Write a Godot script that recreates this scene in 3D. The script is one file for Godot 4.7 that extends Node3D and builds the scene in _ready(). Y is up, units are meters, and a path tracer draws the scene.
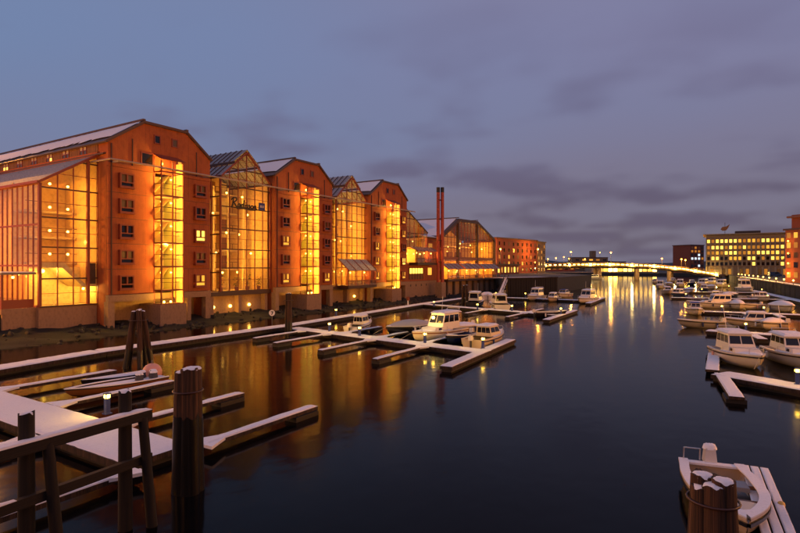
extends Node3D
# A river marina at dusk in winter, a row of gabled hotel blocks and glass halls along one bank.
# World: the hotel front runs along -z at x = -60; y = 0 is the water; the camera stands 7.5 m above it.

const EYE := 7.5
const FOCAL := 533.0
const YAW := 31.6
const SODIUM := Color(1.0, 0.62, 0.20)
const WARM := Color(1.0, 0.71, 0.27)

var M = {}
var taken = {}
var meshes = {}
var rng = RandomNumberGenerator.new()
var noise = FastNoiseLite.new()

func _ready():
	rng.seed = 7
	noise.seed = 3
	noise.frequency = 1.0
	setup_camera()
	setup_sky()
	make_materials()
	setting()
	street_lamps_outside()
	hotel()
	far_side()
	bridge()
	right_bank()
	pontoons()
	boats()
	foreground()

# ------------------------------------------------------------------ camera, sky
func setup_camera():
	var cam = Camera3D.new()
	cam.name = "camera"
	cam.keep_aspect = Camera3D.KEEP_HEIGHT
	cam.fov = rad_to_deg(2.0 * atan(266.5 / FOCAL))
	cam.near = 0.1
	cam.far = 9000.0
	cam.position = Vector3(0, EYE, 0)
	cam.rotation.y = deg_to_rad(YAW)
	add_child(cam)
	cam.current = true

func setup_sky():
	var w = 1024
	var h = 512
	var img = Image.create_empty(w, h, false, Image.FORMAT_RGBF)
	var n = FastNoiseLite.new()
	n.seed = 21
	n.noise_type = FastNoiseLite.TYPE_SIMPLEX_SMOOTH
	n.fractal_octaves = 4
	n.frequency = 0.55
	var west = Vector3(-1.0, 0, 0.12).normalized()
	for j in h:
		var el = PI * (0.5 - (j + 0.5) / h)
		var y = sin(el)
		for i in w:
			var az = TAU * (i + 0.5) / w      # the left edge of a panorama looks along -z
			var d = Vector3(sin(az) * cos(el), y, -cos(az) * cos(el))
			var k: float = 0.5 + 0.5 * Vector3(d.x, 0, d.z).normalized().dot(west)
			var e: float = clampf(y, 0.0, 1.0)
			var q: float = 1.0 / (e + 0.10)
			var veil: float = n.get_noise_3d(d.x * q * 0.35 + 4.0, d.z * q * 0.50, 17.0)
			k = clampf(smoothstep(0.52, 1.02, k) + 0.50 * veil, 0.0, 1.0)
			var clear = Color(0.214, 0.210, 0.350).lerp(Color(0.165, 0.236, 0.415), k)
			var low = Color(0.190, 0.168, 0.222).lerp(Color(0.200, 0.196, 0.300), k)
			var c = low.lerp(clear, smoothstep(0.0, 0.40, e))
			var s: float = n.get_noise_3d(d.x * q * 1.0, d.z * q * 1.3, 3.0)
			var t: float = n.get_noise_3d(d.x * q * 2.6, d.z * q * 3.0, 9.0)
			var cover: float = smoothstep(-0.05, 0.50, s + 0.45 * t + 0.14 - 0.36 * k)
			var cloud = Color(0.110, 0.084, 0.122).lerp(Color(0.135, 0.122, 0.215), smoothstep(0.03, 0.26, e))
			c = c.lerp(cloud, cover * lerpf(0.92, 0.62, smoothstep(0.06, 0.24, e)) * (1.0 - 0.7 * smoothstep(0.26, 0.42, e)))
			if y < 0.0:
				c = Color(0.09, 0.08, 0.11)
			img.set_pixel(i, j, c)
	var m = PanoramaSkyMaterial.new()
	m.panorama = ImageTexture.create_from_image(img)
	var sky = Sky.new()
	sky.sky_material = m
	var env = Environment.new()
	env.background_mode = Environment.BG_SKY
	env.sky = sky
	env.background_energy_multiplier = 1.0
	env.tonemap_mode = Environment.TONE_MAPPER_LINEAR
	env.tonemap_exposure = 1.0
	env.sdfgi_enabled = true
	env.ssao_enabled = true
	env.ssil_enabled = true
	var we = WorldEnvironment.new()
	we.name = "environment"
	we.environment = env
	add_child(we)
	# the last of the western afterglow, sun already under the horizon: a faint, very soft light
	var sun = DirectionalLight3D.new()
	sun.name = "afterglow"
	sun.light_energy = 0.03
	sun.light_angular_distance = 40.0
	sun.light_color = Color(1.0, 0.82, 0.78)
	sun.shadow_enabled = true
	sun.rotation_degrees = Vector3(-18, -75, 0)
	add_child(sun)

# ------------------------------------------------------------------ pixel helpers (photo is 800 x 533)
func dir(px, py) -> Vector3:
	var c = Vector3((px - 400.0) / FOCAL, -(py - 266.5) / FOCAL, -1.0)
	return c.rotated(Vector3.UP, deg_to_rad(YAW))

func wp(px, py, h := 0.0) -> Vector3:          # the point at height h that the pixel shows
	var d = dir(px, py)
	return Vector3(0, EYE, 0) + d * ((EYE - h) / -d.y)

func at_depth(px, py, t) -> Vector3:
	return Vector3(0, EYE, 0) + dir(px, py) * t

# ------------------------------------------------------------------ nodes
func numbered(called: String) -> String:
	var n: int = taken.get(called, 0)
	taken[called] = n + 1
	return called if n == 0 else "%s_%03d" % [called, n]

func tag(o, label, category, group = "", kind = ""):
	if label: o.set_meta("label", label)
	if category: o.set_meta("category", category)
	if group: o.set_meta("group", group)
	if kind: o.set_meta("kind", kind)
	return o

func thing(called, label, category, at = Vector3.ZERO, turn = 0.0, group = "") -> Node3D:
	var o = Node3D.new()
	o.name = numbered(called)
	add_child(o)
	o.position = at
	o.rotation.y = turn
	tag(o, label, category, group)
	return o

func node(parent, called, at = Vector3.ZERO) -> Node3D:
	var o = Node3D.new()
	o.name = called
	parent.add_child(o, true)
	o.position = at
	return o

func put(parent, called, mesh, mat, xf = Transform3D()) -> MeshInstance3D:
	var o = MeshInstance3D.new()
	o.name = numbered(called) if parent == self else called
	o.mesh = mesh
	o.material_override = mat
	parent.add_child(o, true)
	o.transform = xf
	return o

func unit(kind) -> Mesh:
	if not meshes.has(kind):
		var m
		if kind == "box":
			m = BoxMesh.new()
		elif kind == "sphere":
			m = SphereMesh.new()
			m.radial_segments = 16
			m.rings = 8
		elif kind == "tube":
			m = CylinderMesh.new()
			m.top_radius = 0.5
			m.bottom_radius = 0.5
			m.height = 1.0
			m.radial_segments = 10
			m.rings = 0
		elif kind == "disc":
			m = CylinderMesh.new()
			m.top_radius = 0.5
			m.bottom_radius = 0.5
			m.height = 1.0
			m.radial_segments = 24
			m.rings = 0
		meshes[kind] = m
	return meshes[kind]

func box(parent, called, mat, c: Vector3, s: Vector3, turn := 0.0) -> MeshInstance3D:
	var b = Basis(Vector3.UP, turn) * Basis.from_scale(s)
	return put(parent, called, unit("box"), mat, Transform3D(b, c))

func span(parent, called, mat, a: Vector3, b: Vector3) -> MeshInstance3D:   # a box between two corners
	return box(parent, called, mat, (a + b) * 0.5, (b - a).abs())

func along(a: Vector3, b: Vector3) -> Basis:                                 # y axis from a to b
	var y = (b - a).normalized()
	var x = y.cross(Vector3(0, 0, 1))
	if x.length() < 0.01: x = y.cross(Vector3(1, 0, 0))
	x = x.normalized()
	return Basis(x, y, x.cross(y))

func tube(parent, called, mat, a: Vector3, b: Vector3, r: float, kind := "tube") -> MeshInstance3D:
	var l = (b - a).length()
	var bs = along(a, b) * Basis.from_scale(Vector3(2 * r, l, 2 * r))
	return put(parent, called, unit(kind), mat, Transform3D(bs, (a + b) * 0.5))

func bar(parent, called, mat, a: Vector3, b: Vector3, w: float, d: float) -> MeshInstance3D:  # a square bar from a to b
	var y = (b - a)
	var l = y.length()
	y = y / l
	var up = Vector3.UP if absf(y.y) < 0.95 else Vector3(1, 0, 0)
	var x = y.cross(up).normalized()
	var z = x.cross(y).normalized()
	return put(parent, called, unit("box"), mat, Transform3D(Basis(x * w, y * l, z * d), (a + b) * 0.5))

func ball(parent, called, mat, c: Vector3, r) -> MeshInstance3D:
	var s: Vector3 = r if r is Vector3 else Vector3(r, r, r)
	return put(parent, called, unit("sphere"), mat, Transform3D(Basis.from_scale(s * 2.0), c))

func quad(st: SurfaceTool, a, b, c, d):       # clockwise seen from the front
	st.add_vertex(a); st.add_vertex(b); st.add_vertex(c)
	st.add_vertex(a); st.add_vertex(c); st.add_vertex(d)

func begin(smooth := false) -> SurfaceTool:
	var st = SurfaceTool.new()
	st.begin(Mesh.PRIMITIVE_TRIANGLES)
	st.set_smooth_group(0 if smooth else -1)
	return st

func done(st: SurfaceTool) -> ArrayMesh:
	st.generate_normals()
	return st.commit()

# a polygon in the (u, v) plane pushed along w; axes are given as vectors
func prism(poly: PackedVector2Array, o: Vector3, u: Vector3, v: Vector3, w: Vector3) -> ArrayMesh:
	var st = begin()
	var p = poly.duplicate()
	var flip = Geometry2D.is_polygon_clockwise(p)
	if flip: p.reverse()
	var front = u.cross(v).dot(w) > 0.0       # w points to the side the counter-clockwise polygon faces
	var tri = Geometry2D.triangulate_polygon(p)
	var pt = func(i): return o + u * p[i].x + v * p[i].y
	for k in range(0, tri.size(), 3):
		var a: Vector3 = pt.call(tri[k])
		var b: Vector3 = pt.call(tri[k + 1])
		var c: Vector3 = pt.call(tri[k + 2])
		var n = (b - a).cross(c - a)
		if n.dot(w) < 0.0:
			var s = b
			b = c
			c = s
		st.add_vertex(a + w); st.add_vertex(c + w); st.add_vertex(b + w)
		st.add_vertex(a); st.add_vertex(b); st.add_vertex(c)
	for i in p.size():
		var a2: Vector3 = pt.call(i)
		var b2: Vector3 = pt.call((i + 1) % p.size())
		if front: quad(st, a2, a2 + w, b2 + w, b2)
		else: quad(st, a2, b2, b2 + w, a2 + w)
	return done(st)

func poly(pts) -> PackedVector2Array:
	var r = PackedVector2Array()
	for p in pts: r.append(Vector2(p[0], p[1]))
	return r

# a flat plate with four corners and a thickness along its normal
func plate(a: Vector3, b: Vector3, c: Vector3, d: Vector3, th: float) -> ArrayMesh:
	var n = (b - a).cross(d - a).normalized() * th
	var st = begin()
	var lo = [a, b, c, d]
	var hi = [a + n, b + n, c + n, d + n]
	quad(st, lo[0], lo[1], lo[2], lo[3])
	quad(st, hi[0], hi[3], hi[2], hi[1])
	for i in 4:
		var j = (i + 1) % 4
		quad(st, lo[i], hi[i], hi[j], lo[j])
	return done(st)

func bulb(parent, called, c: Vector3, r: float, mat, energy: float, col := WARM, size := 0.0) -> MeshInstance3D:
	var o = ball(parent, called, mat, c, r)
	if energy > 0.0:
		var l = OmniLight3D.new()
		l.name = "light"
		l.light_color = col
		l.light_energy = energy
		l.light_size = size if size > 0.0 else r * 0.9
		l.omni_range = 300.0
		l.omni_attenuation = 2.0
		l.shadow_enabled = true
		parent.add_child(l, true)
		l.position = c if r < 0.25 else c - Vector3(0, r + 0.12, 0)
	return o

# ------------------------------------------------------------------ materials
func lin(r, g, b) -> Color:
	return Color(r, g, b).linear_to_srgb()

func noise_tex(freq: float, ramp: Array, sd: int, size := 512, oct := 5, kind := FastNoiseLite.TYPE_SIMPLEX_SMOOTH) -> NoiseTexture2D:
	var n = FastNoiseLite.new()
	n.seed = sd
	n.noise_type = kind
	n.frequency = freq
	n.fractal_octaves = oct
	var t = NoiseTexture2D.new()
	t.width = size
	t.height = size
	t.seamless = true
	t.noise = n
	var g = Gradient.new()
	var off = PackedFloat32Array()
	var cs = PackedColorArray()
	for i in ramp.size():
		off.append(float(i) / (ramp.size() - 1))
		cs.append(ramp[i])
	g.offsets = off
	g.colors = cs
	t.color_ramp = g
	return t

func grain_tex(sd: int, dark: float) -> ImageTexture:      # streaks along v, as in weathered wood
	var n = FastNoiseLite.new()
	n.seed = sd
	n.frequency = 0.02
	n.fractal_octaves = 4
	var im = Image.create_empty(256, 256, false, Image.FORMAT_RGB8)
	for j in 256:
		for i in 256:
			var a = TAU * i / 256.0
			var b = TAU * j / 256.0
			var v: float = n.get_noise_3d(cos(a) * 240.0, sin(a) * 240.0, cos(b) * 9.0 + sin(b) * 9.0)
			v += 0.5 * n.get_noise_3d(cos(a) * 60.0, sin(a) * 60.0, sin(b) * 30.0 + 70.0)
			var g: float = clampf(0.5 + v * 0.9, 0.0, 1.0)
			g = lerpf(dark, 1.0, g)
			im.set_pixel(i, j, Color(g, g * 0.97, g * 0.93))
	return ImageTexture.create_from_image(im)

# rain streaks, patches and fine grain of an old rendered wall
func weather_tex() -> ImageTexture:
	var n = FastNoiseLite.new()
	n.seed = 41
	n.frequency = 0.02
	n.fractal_octaves = 4
	var im = Image.create_empty(512, 512, false, Image.FORMAT_RGB8)
	for j in 512:
		var b = TAU * j / 512.0
		for i in 512:
			var a = TAU * i / 512.0
			var st: float = n.get_noise_3d(cos(a) * 420.0, sin(a) * 420.0, cos(b) * 7.0 + sin(b) * 5.0)
			var pa: float = n.get_noise_3d(cos(a) * 60.0 + 300.0, sin(a) * 60.0, (cos(b) + 0.6 * sin(b)) * 60.0)
			var fi: float = n.get_noise_2d(i * 9.0, j * 9.0)
			var v: float = 0.90 - 0.22 * maxf(st, 0.0) - 0.16 * absf(pa) + 0.08 * fi + 0.05 * st
			v = clampf(v, 0.0, 1.0)
			im.set_pixel(i, j, Color(v, v * 0.985, v * 0.97))
	return ImageTexture.create_from_image(im)

func mat(called: String, c: Color, rough := 0.8, metal := 0.0) -> StandardMaterial3D:
	var m = StandardMaterial3D.new()
	m.resource_name = called
	m.albedo_color = c
	m.roughness = rough
	m.metallic = metal
	m.cull_mode = BaseMaterial3D.CULL_DISABLED
	M[called] = m
	return m

func tri(m: StandardMaterial3D, tex: Texture2D, scale: Vector3, world := true):
	m.albedo_texture = tex
	m.uv1_triplanar = true
	m.uv1_world_triplanar = world
	m.uv1_scale = scale
	return m

func glow(called: String, c: Color, e: float):
	var m = mat(called, Color(0.9, 0.85, 0.75) if called.begins_with("lamp") else Color(0.12, 0.10, 0.09), 0.3)
	m.emission_enabled = true
	m.emission = c
	m.emission_energy_multiplier = e
	return m

func glass(called: String, c: Color, a: float):
	var m = mat(called, Color(c.r, c.g, c.b, a), 0.03)
	m.transparency = BaseMaterial3D.TRANSPARENCY_ALPHA
	return m

func make_materials():
	var g = func(v): return Color(v, v, v)
	var blot = noise_tex(0.012, [g.call(0.86), g.call(0.95), g.call(1.0), g.call(0.92)], 5)
	var fine = noise_tex(0.05, [g.call(0.72), g.call(1.0), g.call(0.86)], 8)
	var rocky = noise_tex(0.03, [g.call(0.25), g.call(0.7), g.call(1.0), g.call(0.5)], 11, 512, 5, FastNoiseLite.TYPE_CELLULAR)
	var snowy = noise_tex(0.02, [g.call(0.94), g.call(1.0), g.call(0.97)], 14)
	var wood = grain_tex(4, 0.30)
	var streak = grain_tex(9, 0.80)
	# hotel
	var wall = weather_tex()
	tri(mat("render_orange", lin(0.47, 0.128, 0.036), 0.85), wall, Vector3(0.093, 0.071, 0.093))
	tri(mat("render_orange_b", lin(0.44, 0.118, 0.034), 0.85), wall, Vector3(0.123, 0.083, 0.123))
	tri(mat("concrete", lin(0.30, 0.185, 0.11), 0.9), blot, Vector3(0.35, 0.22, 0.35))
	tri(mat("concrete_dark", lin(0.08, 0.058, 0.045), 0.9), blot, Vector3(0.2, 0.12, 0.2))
	mat("steel_red", lin(0.22, 0.040, 0.018), 0.5)
	mat("steel_dark", lin(0.055, 0.022, 0.016), 0.5)
	tri(mat("roof_brown", lin(0.10, 0.055, 0.042), 0.6), fine, Vector3(0.3, 0.3, 0.3))
	tri(mat("cladding", lin(0.24, 0.12, 0.055), 0.8), streak, Vector3(0.5, 0.1, 0.5))
	tri(mat("plaster_warm", lin(0.66, 0.43, 0.15), 0.9), blot, Vector3(0.21, 0.21, 0.21))
	tri(mat("plaster_pale", lin(0.72, 0.56, 0.24), 0.9), blot, Vector3(0.3, 0.3, 0.3))
	tri(mat("slab_floor", lin(0.40, 0.28, 0.14), 0.7), fine, Vector3(0.4, 0.4, 0.4))
	mat("green_wall", lin(0.48, 0.50, 0.12), 0.8)
	mat("rail_brown", lin(0.10, 0.05, 0.025), 0.6)
	mat("black_paint", lin(0.012, 0.011, 0.011), 0.5)
	mat("flue_red", lin(0.34, 0.040, 0.022), 0.45)
	mat("pipe_grey", lin(0.36, 0.28, 0.22), 0.5)
	glass("pane", lin(0.2, 0.2, 0.2), 0.02).metallic_specular = 0.3
	glass("pane_dim", lin(0.10, 0.09, 0.08), 0.34)
	mat("pane_dark", lin(0.012, 0.010, 0.012), 0.04)
	var frost = mat("roof_glass_snow", lin(0.62, 0.58, 0.58), 0.7)
	tri(frost, noise_tex(0.03, [g.call(0.35), g.call(0.7), g.call(1.0)], 31), Vector3(0.25, 0.25, 0.25))
	tri(mat("soil", lin(0.008, 0.0065, 0.006), 0.95), rocky, Vector3(0.3, 0.3, 0.3))
	tri(mat("rock", lin(0.022, 0.017, 0.013), 0.75), rocky, Vector3(0.6, 0.6, 0.6))
	tri(mat("brick_red", lin(0.26, 0.075, 0.045), 0.9), fine, Vector3(0.25, 0.25, 0.25))
	tri(mat("brick_tan", lin(0.30, 0.19, 0.10), 0.9), fine, Vector3(0.25, 0.25, 0.25))
	tri(mat("stone_office", lin(0.34, 0.27, 0.19), 0.9), fine, Vector3(0.2, 0.2, 0.2))
	tri(mat("asphalt", lin(0.05, 0.048, 0.045), 0.9), fine, Vector3(0.5, 0.5, 0.5))
	tri(mat("hill", lin(0.05, 0.045, 0.05), 1.0), blot, Vector3(0.004, 0.004, 0.004))
	# snow, wood, water
	var sn = mat("snow", lin(0.80, 0.79, 0.80), 0.85)
	tri(sn, snowy, Vector3(0.5, 0.5, 0.5))
	sn.heightmap_enabled = true
	sn.heightmap_texture = noise_tex(0.04, [g.call(0.0), g.call(1.0)], 15)
	sn.heightmap_scale = 0.35
	tri(mat("timber", lin(0.024, 0.014, 0.009), 0.85), wood, Vector3(0.5, 0.22, 0.5), false)
	var pl = tri(mat("pile_wood", lin(0.125, 0.058, 0.028), 0.9), wood, Vector3(0.9, 0.16, 0.9))
	pl.heightmap_enabled = true
	pl.heightmap_texture = wood
	pl.heightmap_scale = 2.0
	tri(mat("plank", lin(0.075, 0.042, 0.026), 0.85), wood, Vector3(0.6, 0.6, 0.6))
	tri(mat("dark_foot_wood", lin(0.016, 0.013, 0.010), 0.35), wood, Vector3(0.9, 0.16, 0.9))
	mat("rope", lin(0.30, 0.26, 0.20), 0.9)
	mat("float_black", lin(0.010, 0.009, 0.009), 0.6)
	var wt = mat("water", lin(0.0030, 0.0026, 0.0028), 0.105)
	wt.metallic_specular = 0.165
	wt.normal_enabled = true
	var wn = NoiseTexture2D.new()
	var nn = FastNoiseLite.new()
	nn.seed = 77
	nn.frequency = 0.012
	nn.fractal_octaves = 3
	wn.noise = nn
	wn.width = 512
	wn.height = 512
	wn.seamless = true
	wn.as_normal_map = true
	wn.bump_strength = 2.0
	wt.normal_texture = wn
	wt.normal_scale = 0.13
	wt.uv1_triplanar = true
	wt.uv1_world_triplanar = true
	wt.uv1_scale = Vector3(0.09, 0.09, 0.06)
	# boats
	mat("gel_white", lin(0.66, 0.62, 0.57), 0.25)
	mat("gel_cream", lin(0.58, 0.47, 0.34), 0.3)
	mat("gel_blue", lin(0.02, 0.035, 0.11), 0.25)
	mat("gel_dark", lin(0.016, 0.015, 0.018), 0.25)
	mat("gel_wood", lin(0.20, 0.075, 0.028), 0.35)
	mat("gel_red", lin(0.22, 0.03, 0.02), 0.4)
	mat("boat_grey", lin(0.26, 0.25, 0.25), 0.6)
	mat("canvas_blue", lin(0.02, 0.07, 0.30), 0.8)
	mat("canvas_dark", lin(0.05, 0.05, 0.06), 0.85)
	mat("canvas_pale", lin(0.42, 0.38, 0.36), 0.85)
	mat("chrome", lin(0.55, 0.52, 0.50), 0.3, 0.9)
	mat("buoy_pink", lin(0.62, 0.30, 0.22), 0.5)
	mat("buoy_yellow", lin(0.66, 0.42, 0.10), 0.5)
	mat("lamp_blue", lin(0.03, 0.06, 0.20), 0.5)
	mat("steel_grey", lin(0.14, 0.13, 0.13), 0.5, 0.4)
	mat("sign_white", lin(0.75, 0.72, 0.68), 0.5)
	mat("sign_blue", lin(0.012, 0.030, 0.20), 0.4)
	mat("leaf", lin(0.05, 0.09, 0.02), 0.7)
	mat("clay", lin(0.26, 0.10, 0.05), 0.8)
	# things that give off light
	glow("lamp_warm", Color(1.0, 0.74, 0.30), 12.0)
	glow("lamp_soft", Color(1.0, 0.78, 0.38), 4.0)
	glow("lamp_sodium", Color(1.0, 0.58, 0.16), 22.0)
	glow("lamp_yellow", Color(1.0, 0.78, 0.28), 18.0)
	glow("lamp_strip", Color(1.0, 0.76, 0.30), 26.0)
	glow("lamp_red", Color(1.0, 0.15, 0.10), 6.0)
	glow("lamp_white", Color(0.86, 0.95, 1.0), 1.1)
	glow("window_lit", Color(1.0, 0.68, 0.22), 1.3)
	glow("window_bright", Color(1.0, 0.76, 0.30), 2.6)
	glow("window_low", Color(1.0, 0.62, 0.20), 0.5)
	glow("window_dusky", Color(0.9, 0.50, 0.22), 0.06)

# ------------------------------------------------------------------ ground and water
func structure(called, mesh, m, xf = Transform3D()):
	return tag(put(self, called, mesh, m, xf), "", "", "", "structure")

func land(called, pts, top: float, bottom: float, m):
	return structure(called, prism(poly(pts), Vector3(0, bottom, 0), Vector3(1, 0, 0), Vector3(0, 0, 1), Vector3(0, top - bottom, 0)), m)

func setting():
	var pm = PlaneMesh.new()
	pm.size = Vector2(9000, 9000)
	structure("water", pm, M.water, Transform3D(Basis(), Vector3(0, 0, -3000)))
	pm = PlaneMesh.new()
	pm.size = Vector2(9000, 9000)
	structure("river_bed", pm, M.soil, Transform3D(Basis(), Vector3(0, -4.0, -3000)))
	land("ground_west", [[-500, 80], [-63.6, 80], [-63.6, -160], [-500, -160]], 2.9, -2.0, M.asphalt)
	# the weedy stone slope between the hotel and the moorings
	var st = begin(true)
	var nx = 22
	var nz = 170
	var pt = func(i, j):
		var u = float(i) / nx
		var z = 30.0 - j * 1.2
		var x = -66.0 + 19.0 * u
		var y = lerpf(1.55, -1.3, pow(u, 0.9))
		y += 0.34 * noise.get_noise_2d(x * 0.55, z * 0.55) + 0.22 * noise.get_noise_2d(x * 1.7, z * 1.7)
		return Vector3(x, y, z)
	for j in nz:
		for i in nx:
			quad(st, pt.call(i, j), pt.call(i, j + 1), pt.call(i + 1, j + 1), pt.call(i + 1, j))
	structure("shore", done(st), M.soil)
	# loose stones of the slope
	var rk = begin(true)
	var base = SphereMesh.new()
	base.radial_segments = 6
	base.rings = 4
	var rocks = MultiMesh.new()
	rocks.transform_format = MultiMesh.TRANSFORM_3D
	rocks.mesh = base
	rocks.instance_count = 900
	for k in 900:
		var x = rng.randf_range(-63.0, -49.5)
		var z = rng.randf_range(20.0, -150.0)
		var u = (x + 66.0) / 19.0
		var y = lerpf(1.55, -1.3, pow(u, 0.9))
		var s = rng.randf_range(0.18, 0.62)
		var bs = Basis(Vector3(rng.randf(), rng.randf(), rng.randf() + 0.1).normalized(), rng.randf() * TAU) * Basis.from_scale(Vector3(s * 1.5, s * 0.8, s))
		rocks.set_instance_transform(k, Transform3D(bs, Vector3(x, y + 0.05, z)))
	var ro = MultiMeshInstance3D.new()
	ro.name = "loose_stones"
	ro.multimesh = rocks
	ro.material_override = M.rock
	add_child(ro)
	tag(ro, "dark wet stones strewn over the slope below the hotel", "stones", "", "stuff")
	# far land
	land("ground_north", [[-900, -520], [-60, -470], [40, -455], [600, -440], [600, -1500], [-900, -1500]], 2.2, -2.0, M.asphalt)
	var hs = begin(true)
	var ridge = func(i):
		var x = -2600.0 + i * 90.0
		return 34.0 + 24.0 * noise.get_noise_1d(x * 0.0021) + 8.0 * noise.get_noise_1d(x * 0.009 + 40.0)
	for i in 58:
		var x0 = -2600.0 + i * 90.0
		quad(hs, Vector3(x0, -5, -2600), Vector3(x0, ridge.call(i), -3000), Vector3(x0 + 90, ridge.call(i + 1), -3000), Vector3(x0 + 90, -5, -2600))
		quad(hs, Vector3(x0, ridge.call(i), -3000), Vector3(x0, -5, -3500), Vector3(x0 + 90, -5, -3500), Vector3(x0 + 90, ridge.call(i + 1), -3000))
	structure("hills", done(hs), M.hill)

# ------------------------------------------------------------------ street lamps on the streets beside and behind the viewer
func street_lamp(at: Vector3, h: float, energy: float, arm: Vector3, label: String, group: String, r := 0.22):
	var t = thing("street_lamp", label, "street lamp", at, 0.0, group)
	tube(t, "pole", M.steel_grey, Vector3.ZERO, Vector3(0, h, 0), 0.09)
	var e = Vector3(0, h, 0) + arm
	if arm.length() > 0.1:
		tube(t, "arm", M.steel_grey, Vector3(0, h - 0.05, 0), e + Vector3(0, 0.12, 0), 0.05)
	box(t, "lamp_housing", M.steel_grey, e + Vector3(0, 0.30, 0), Vector3(0.5, 0.12, 0.5))
	bulb(t, "lamp_globe", e, r, M.lamp_sodium, energy, SODIUM)
	return t

func street_lamps_outside():
	# the street along the other bank, out of the picture: it lights the hotel fronts and the moorings
	land("ground_east", [[24, 60], [24, -60], [17.5, -110], [13.4, -146], [2.7, -284], [-6, -420], [400, -420], [400, 60]], 3.0, -2.0, M.asphalt)
	for k in 9:
		street_lamp(Vector3(46, 3.0, 42 - 22.0 * k), 12.0, 720.0, Vector3(-1.2, 0, 0), "tall sodium street lamp on the street along the east bank", "street lamps along the east bank")
	# the road behind the viewer
	land("ground_south", [[-500, 90], [-500, 16], [-60, 16], [24, 20], [24, 90]], 3.5, -2.0, M.asphalt)
	for x in [-52, -26, 0, 20]:
		street_lamp(Vector3(x, 3.5, 22), 11.0, 60.0 if x >= 0 else 230.0, Vector3(0, 0, -1.0), "sodium street lamp on the road south of the moorings", "street lamps along the south road")
	# an unseen tall lamp, added west of the hotel to brighten the snowy roofs
	street_lamp(Vector3(-162, 2.9, -58), 43.0, 5800.0, Vector3.ZERO, "very tall unseen lamp added west of the hotel to brighten the roofs", "")
	# unseen shed-shaped block, added to keep the lamps off the near moorings
	var sh = thing("added_blocker", "tall dark timber block added out of view to shade the near moorings", "shed", Vector3(27, 3.0, -22))
	span(sh, "wall", M.timber, Vector3(0, 0, 0), Vector3(13, 8.2, 54))
	put(sh, "roof", prism(poly([[-0.6, 8.2], [13.6, 8.2], [6.5, 10.6]]), Vector3(0, 0, -0.5), Vector3(1, 0, 0), Vector3(0, 1, 0), Vector3(0, 0, 55)), M.roof_brown)
	# the lane beside the hotel's end wall
	for z in [8, -10]:
		street_lamp(Vector3(-74, 2.9, z), 9.0, 520.0, Vector3(0.8, 0, 0), "sodium street lamp in the lane by the hotel's south end", "street lamps in the hotel lane")

# ------------------------------------------------------------------ the hotel
const FLOORS := [4.25, 7.2, 10.15, 13.1, 16.05, 19.0]
const BLOCK := 14.0

func frame_mesh(w: float, h: float, b: float, d: float) -> ArrayMesh:     # outer frame with one cross bar and one post above it; front at +x
	var key = "frame%.2f_%.2f_%.2f_%.2f" % [w, h, b, d]
	if not meshes.has(key):
		var st = begin()
		var parts = [
			[-w / 2, -w / 2 + b, -h / 2, h / 2], [w / 2 - b, w / 2, -h / 2, h / 2],
			[-w / 2 + b, w / 2 - b, -h / 2, -h / 2 + b], [-w / 2 + b, w / 2 - b, h / 2 - b, h / 2],
			[-w / 2 + b, w / 2 - b, -h * 0.14 - b * 0.4, -h * 0.14 + b * 0.4], [-b * 0.45, b * 0.45, -h * 0.14 + b * 0.4, h / 2 - b]]
		for p in parts:
			add_box(st, Vector3(0, p[2], p[0]), Vector3(d, p[3], p[1]))
		meshes[key] = done(st)
	return meshes[key]

func add_box(st: SurfaceTool, a: Vector3, b: Vector3):
	var v = [Vector3(a.x, a.y, a.z), Vector3(b.x, a.y, a.z), Vector3(b.x, b.y, a.z), Vector3(a.x, b.y, a.z), Vector3(a.x, a.y, b.z), Vector3(b.x, a.y, b.z), Vector3(b.x, b.y, b.z), Vector3(a.x, b.y, b.z)]
	for f in [[0, 1, 2, 3], [5, 4, 7, 6], [4, 0, 3, 7], [1, 5, 6, 2], [3, 2, 6, 7], [4, 5, 1, 0]]:
		quad(st, v[f[0]], v[f[1]], v[f[2]], v[f[3]])

func box_window(parent, z: float, y: float, lit: int):
	var w = node(parent, "window", Vector3(0.01, y, z))
	put(w, "frame", frame_mesh(1.75, 1.65, 0.17, 0.42), M.steel_red)
	var pm = [M.pane_dark, M.window_lit, M.window_low, M.window_dusky, M.window_bright][lit]
	span(w, "pane", pm, Vector3(0.16, -0.13, -0.70), Vector3(0.19, 0.65, -0.075))
	span(w, "pane", M.window_low if lit == 1 else pm, Vector3(0.16, -0.13, 0.075), Vector3(0.19, 0.65, 0.70))
	span(w, "pane", M.pane_dark if lit == 3 else pm, Vector3(0.16, -0.65, -0.70), Vector3(0.19, -0.30, 0.70))
	span(w, "sill", M.steel_red, Vector3(0.0, -0.93, -0.92), Vector3(0.50, -0.83, 0.92))
	return w

func small_window(parent, z, y, w, h, m):
	var o = node(parent, "window", Vector3(0.0, y, z))
	span(o, "pane", m, Vector3(0.005, -h / 2, -w / 2), Vector3(0.05, h / 2, w / 2))
	for s in [-1, 1]:
		span(o, "frame", M.steel_red, Vector3(0.0, -h / 2 - 0.08, s * w / 2 - 0.06), Vector3(0.12, h / 2 + 0.08, s * w / 2 + 0.06))
		span(o, "frame", M.steel_red, Vector3(0.0, s * h / 2 - 0.06, -w / 2 + 0.06), Vector3(0.11, s * h / 2 + 0.06, w / 2 - 0.06))

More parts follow.
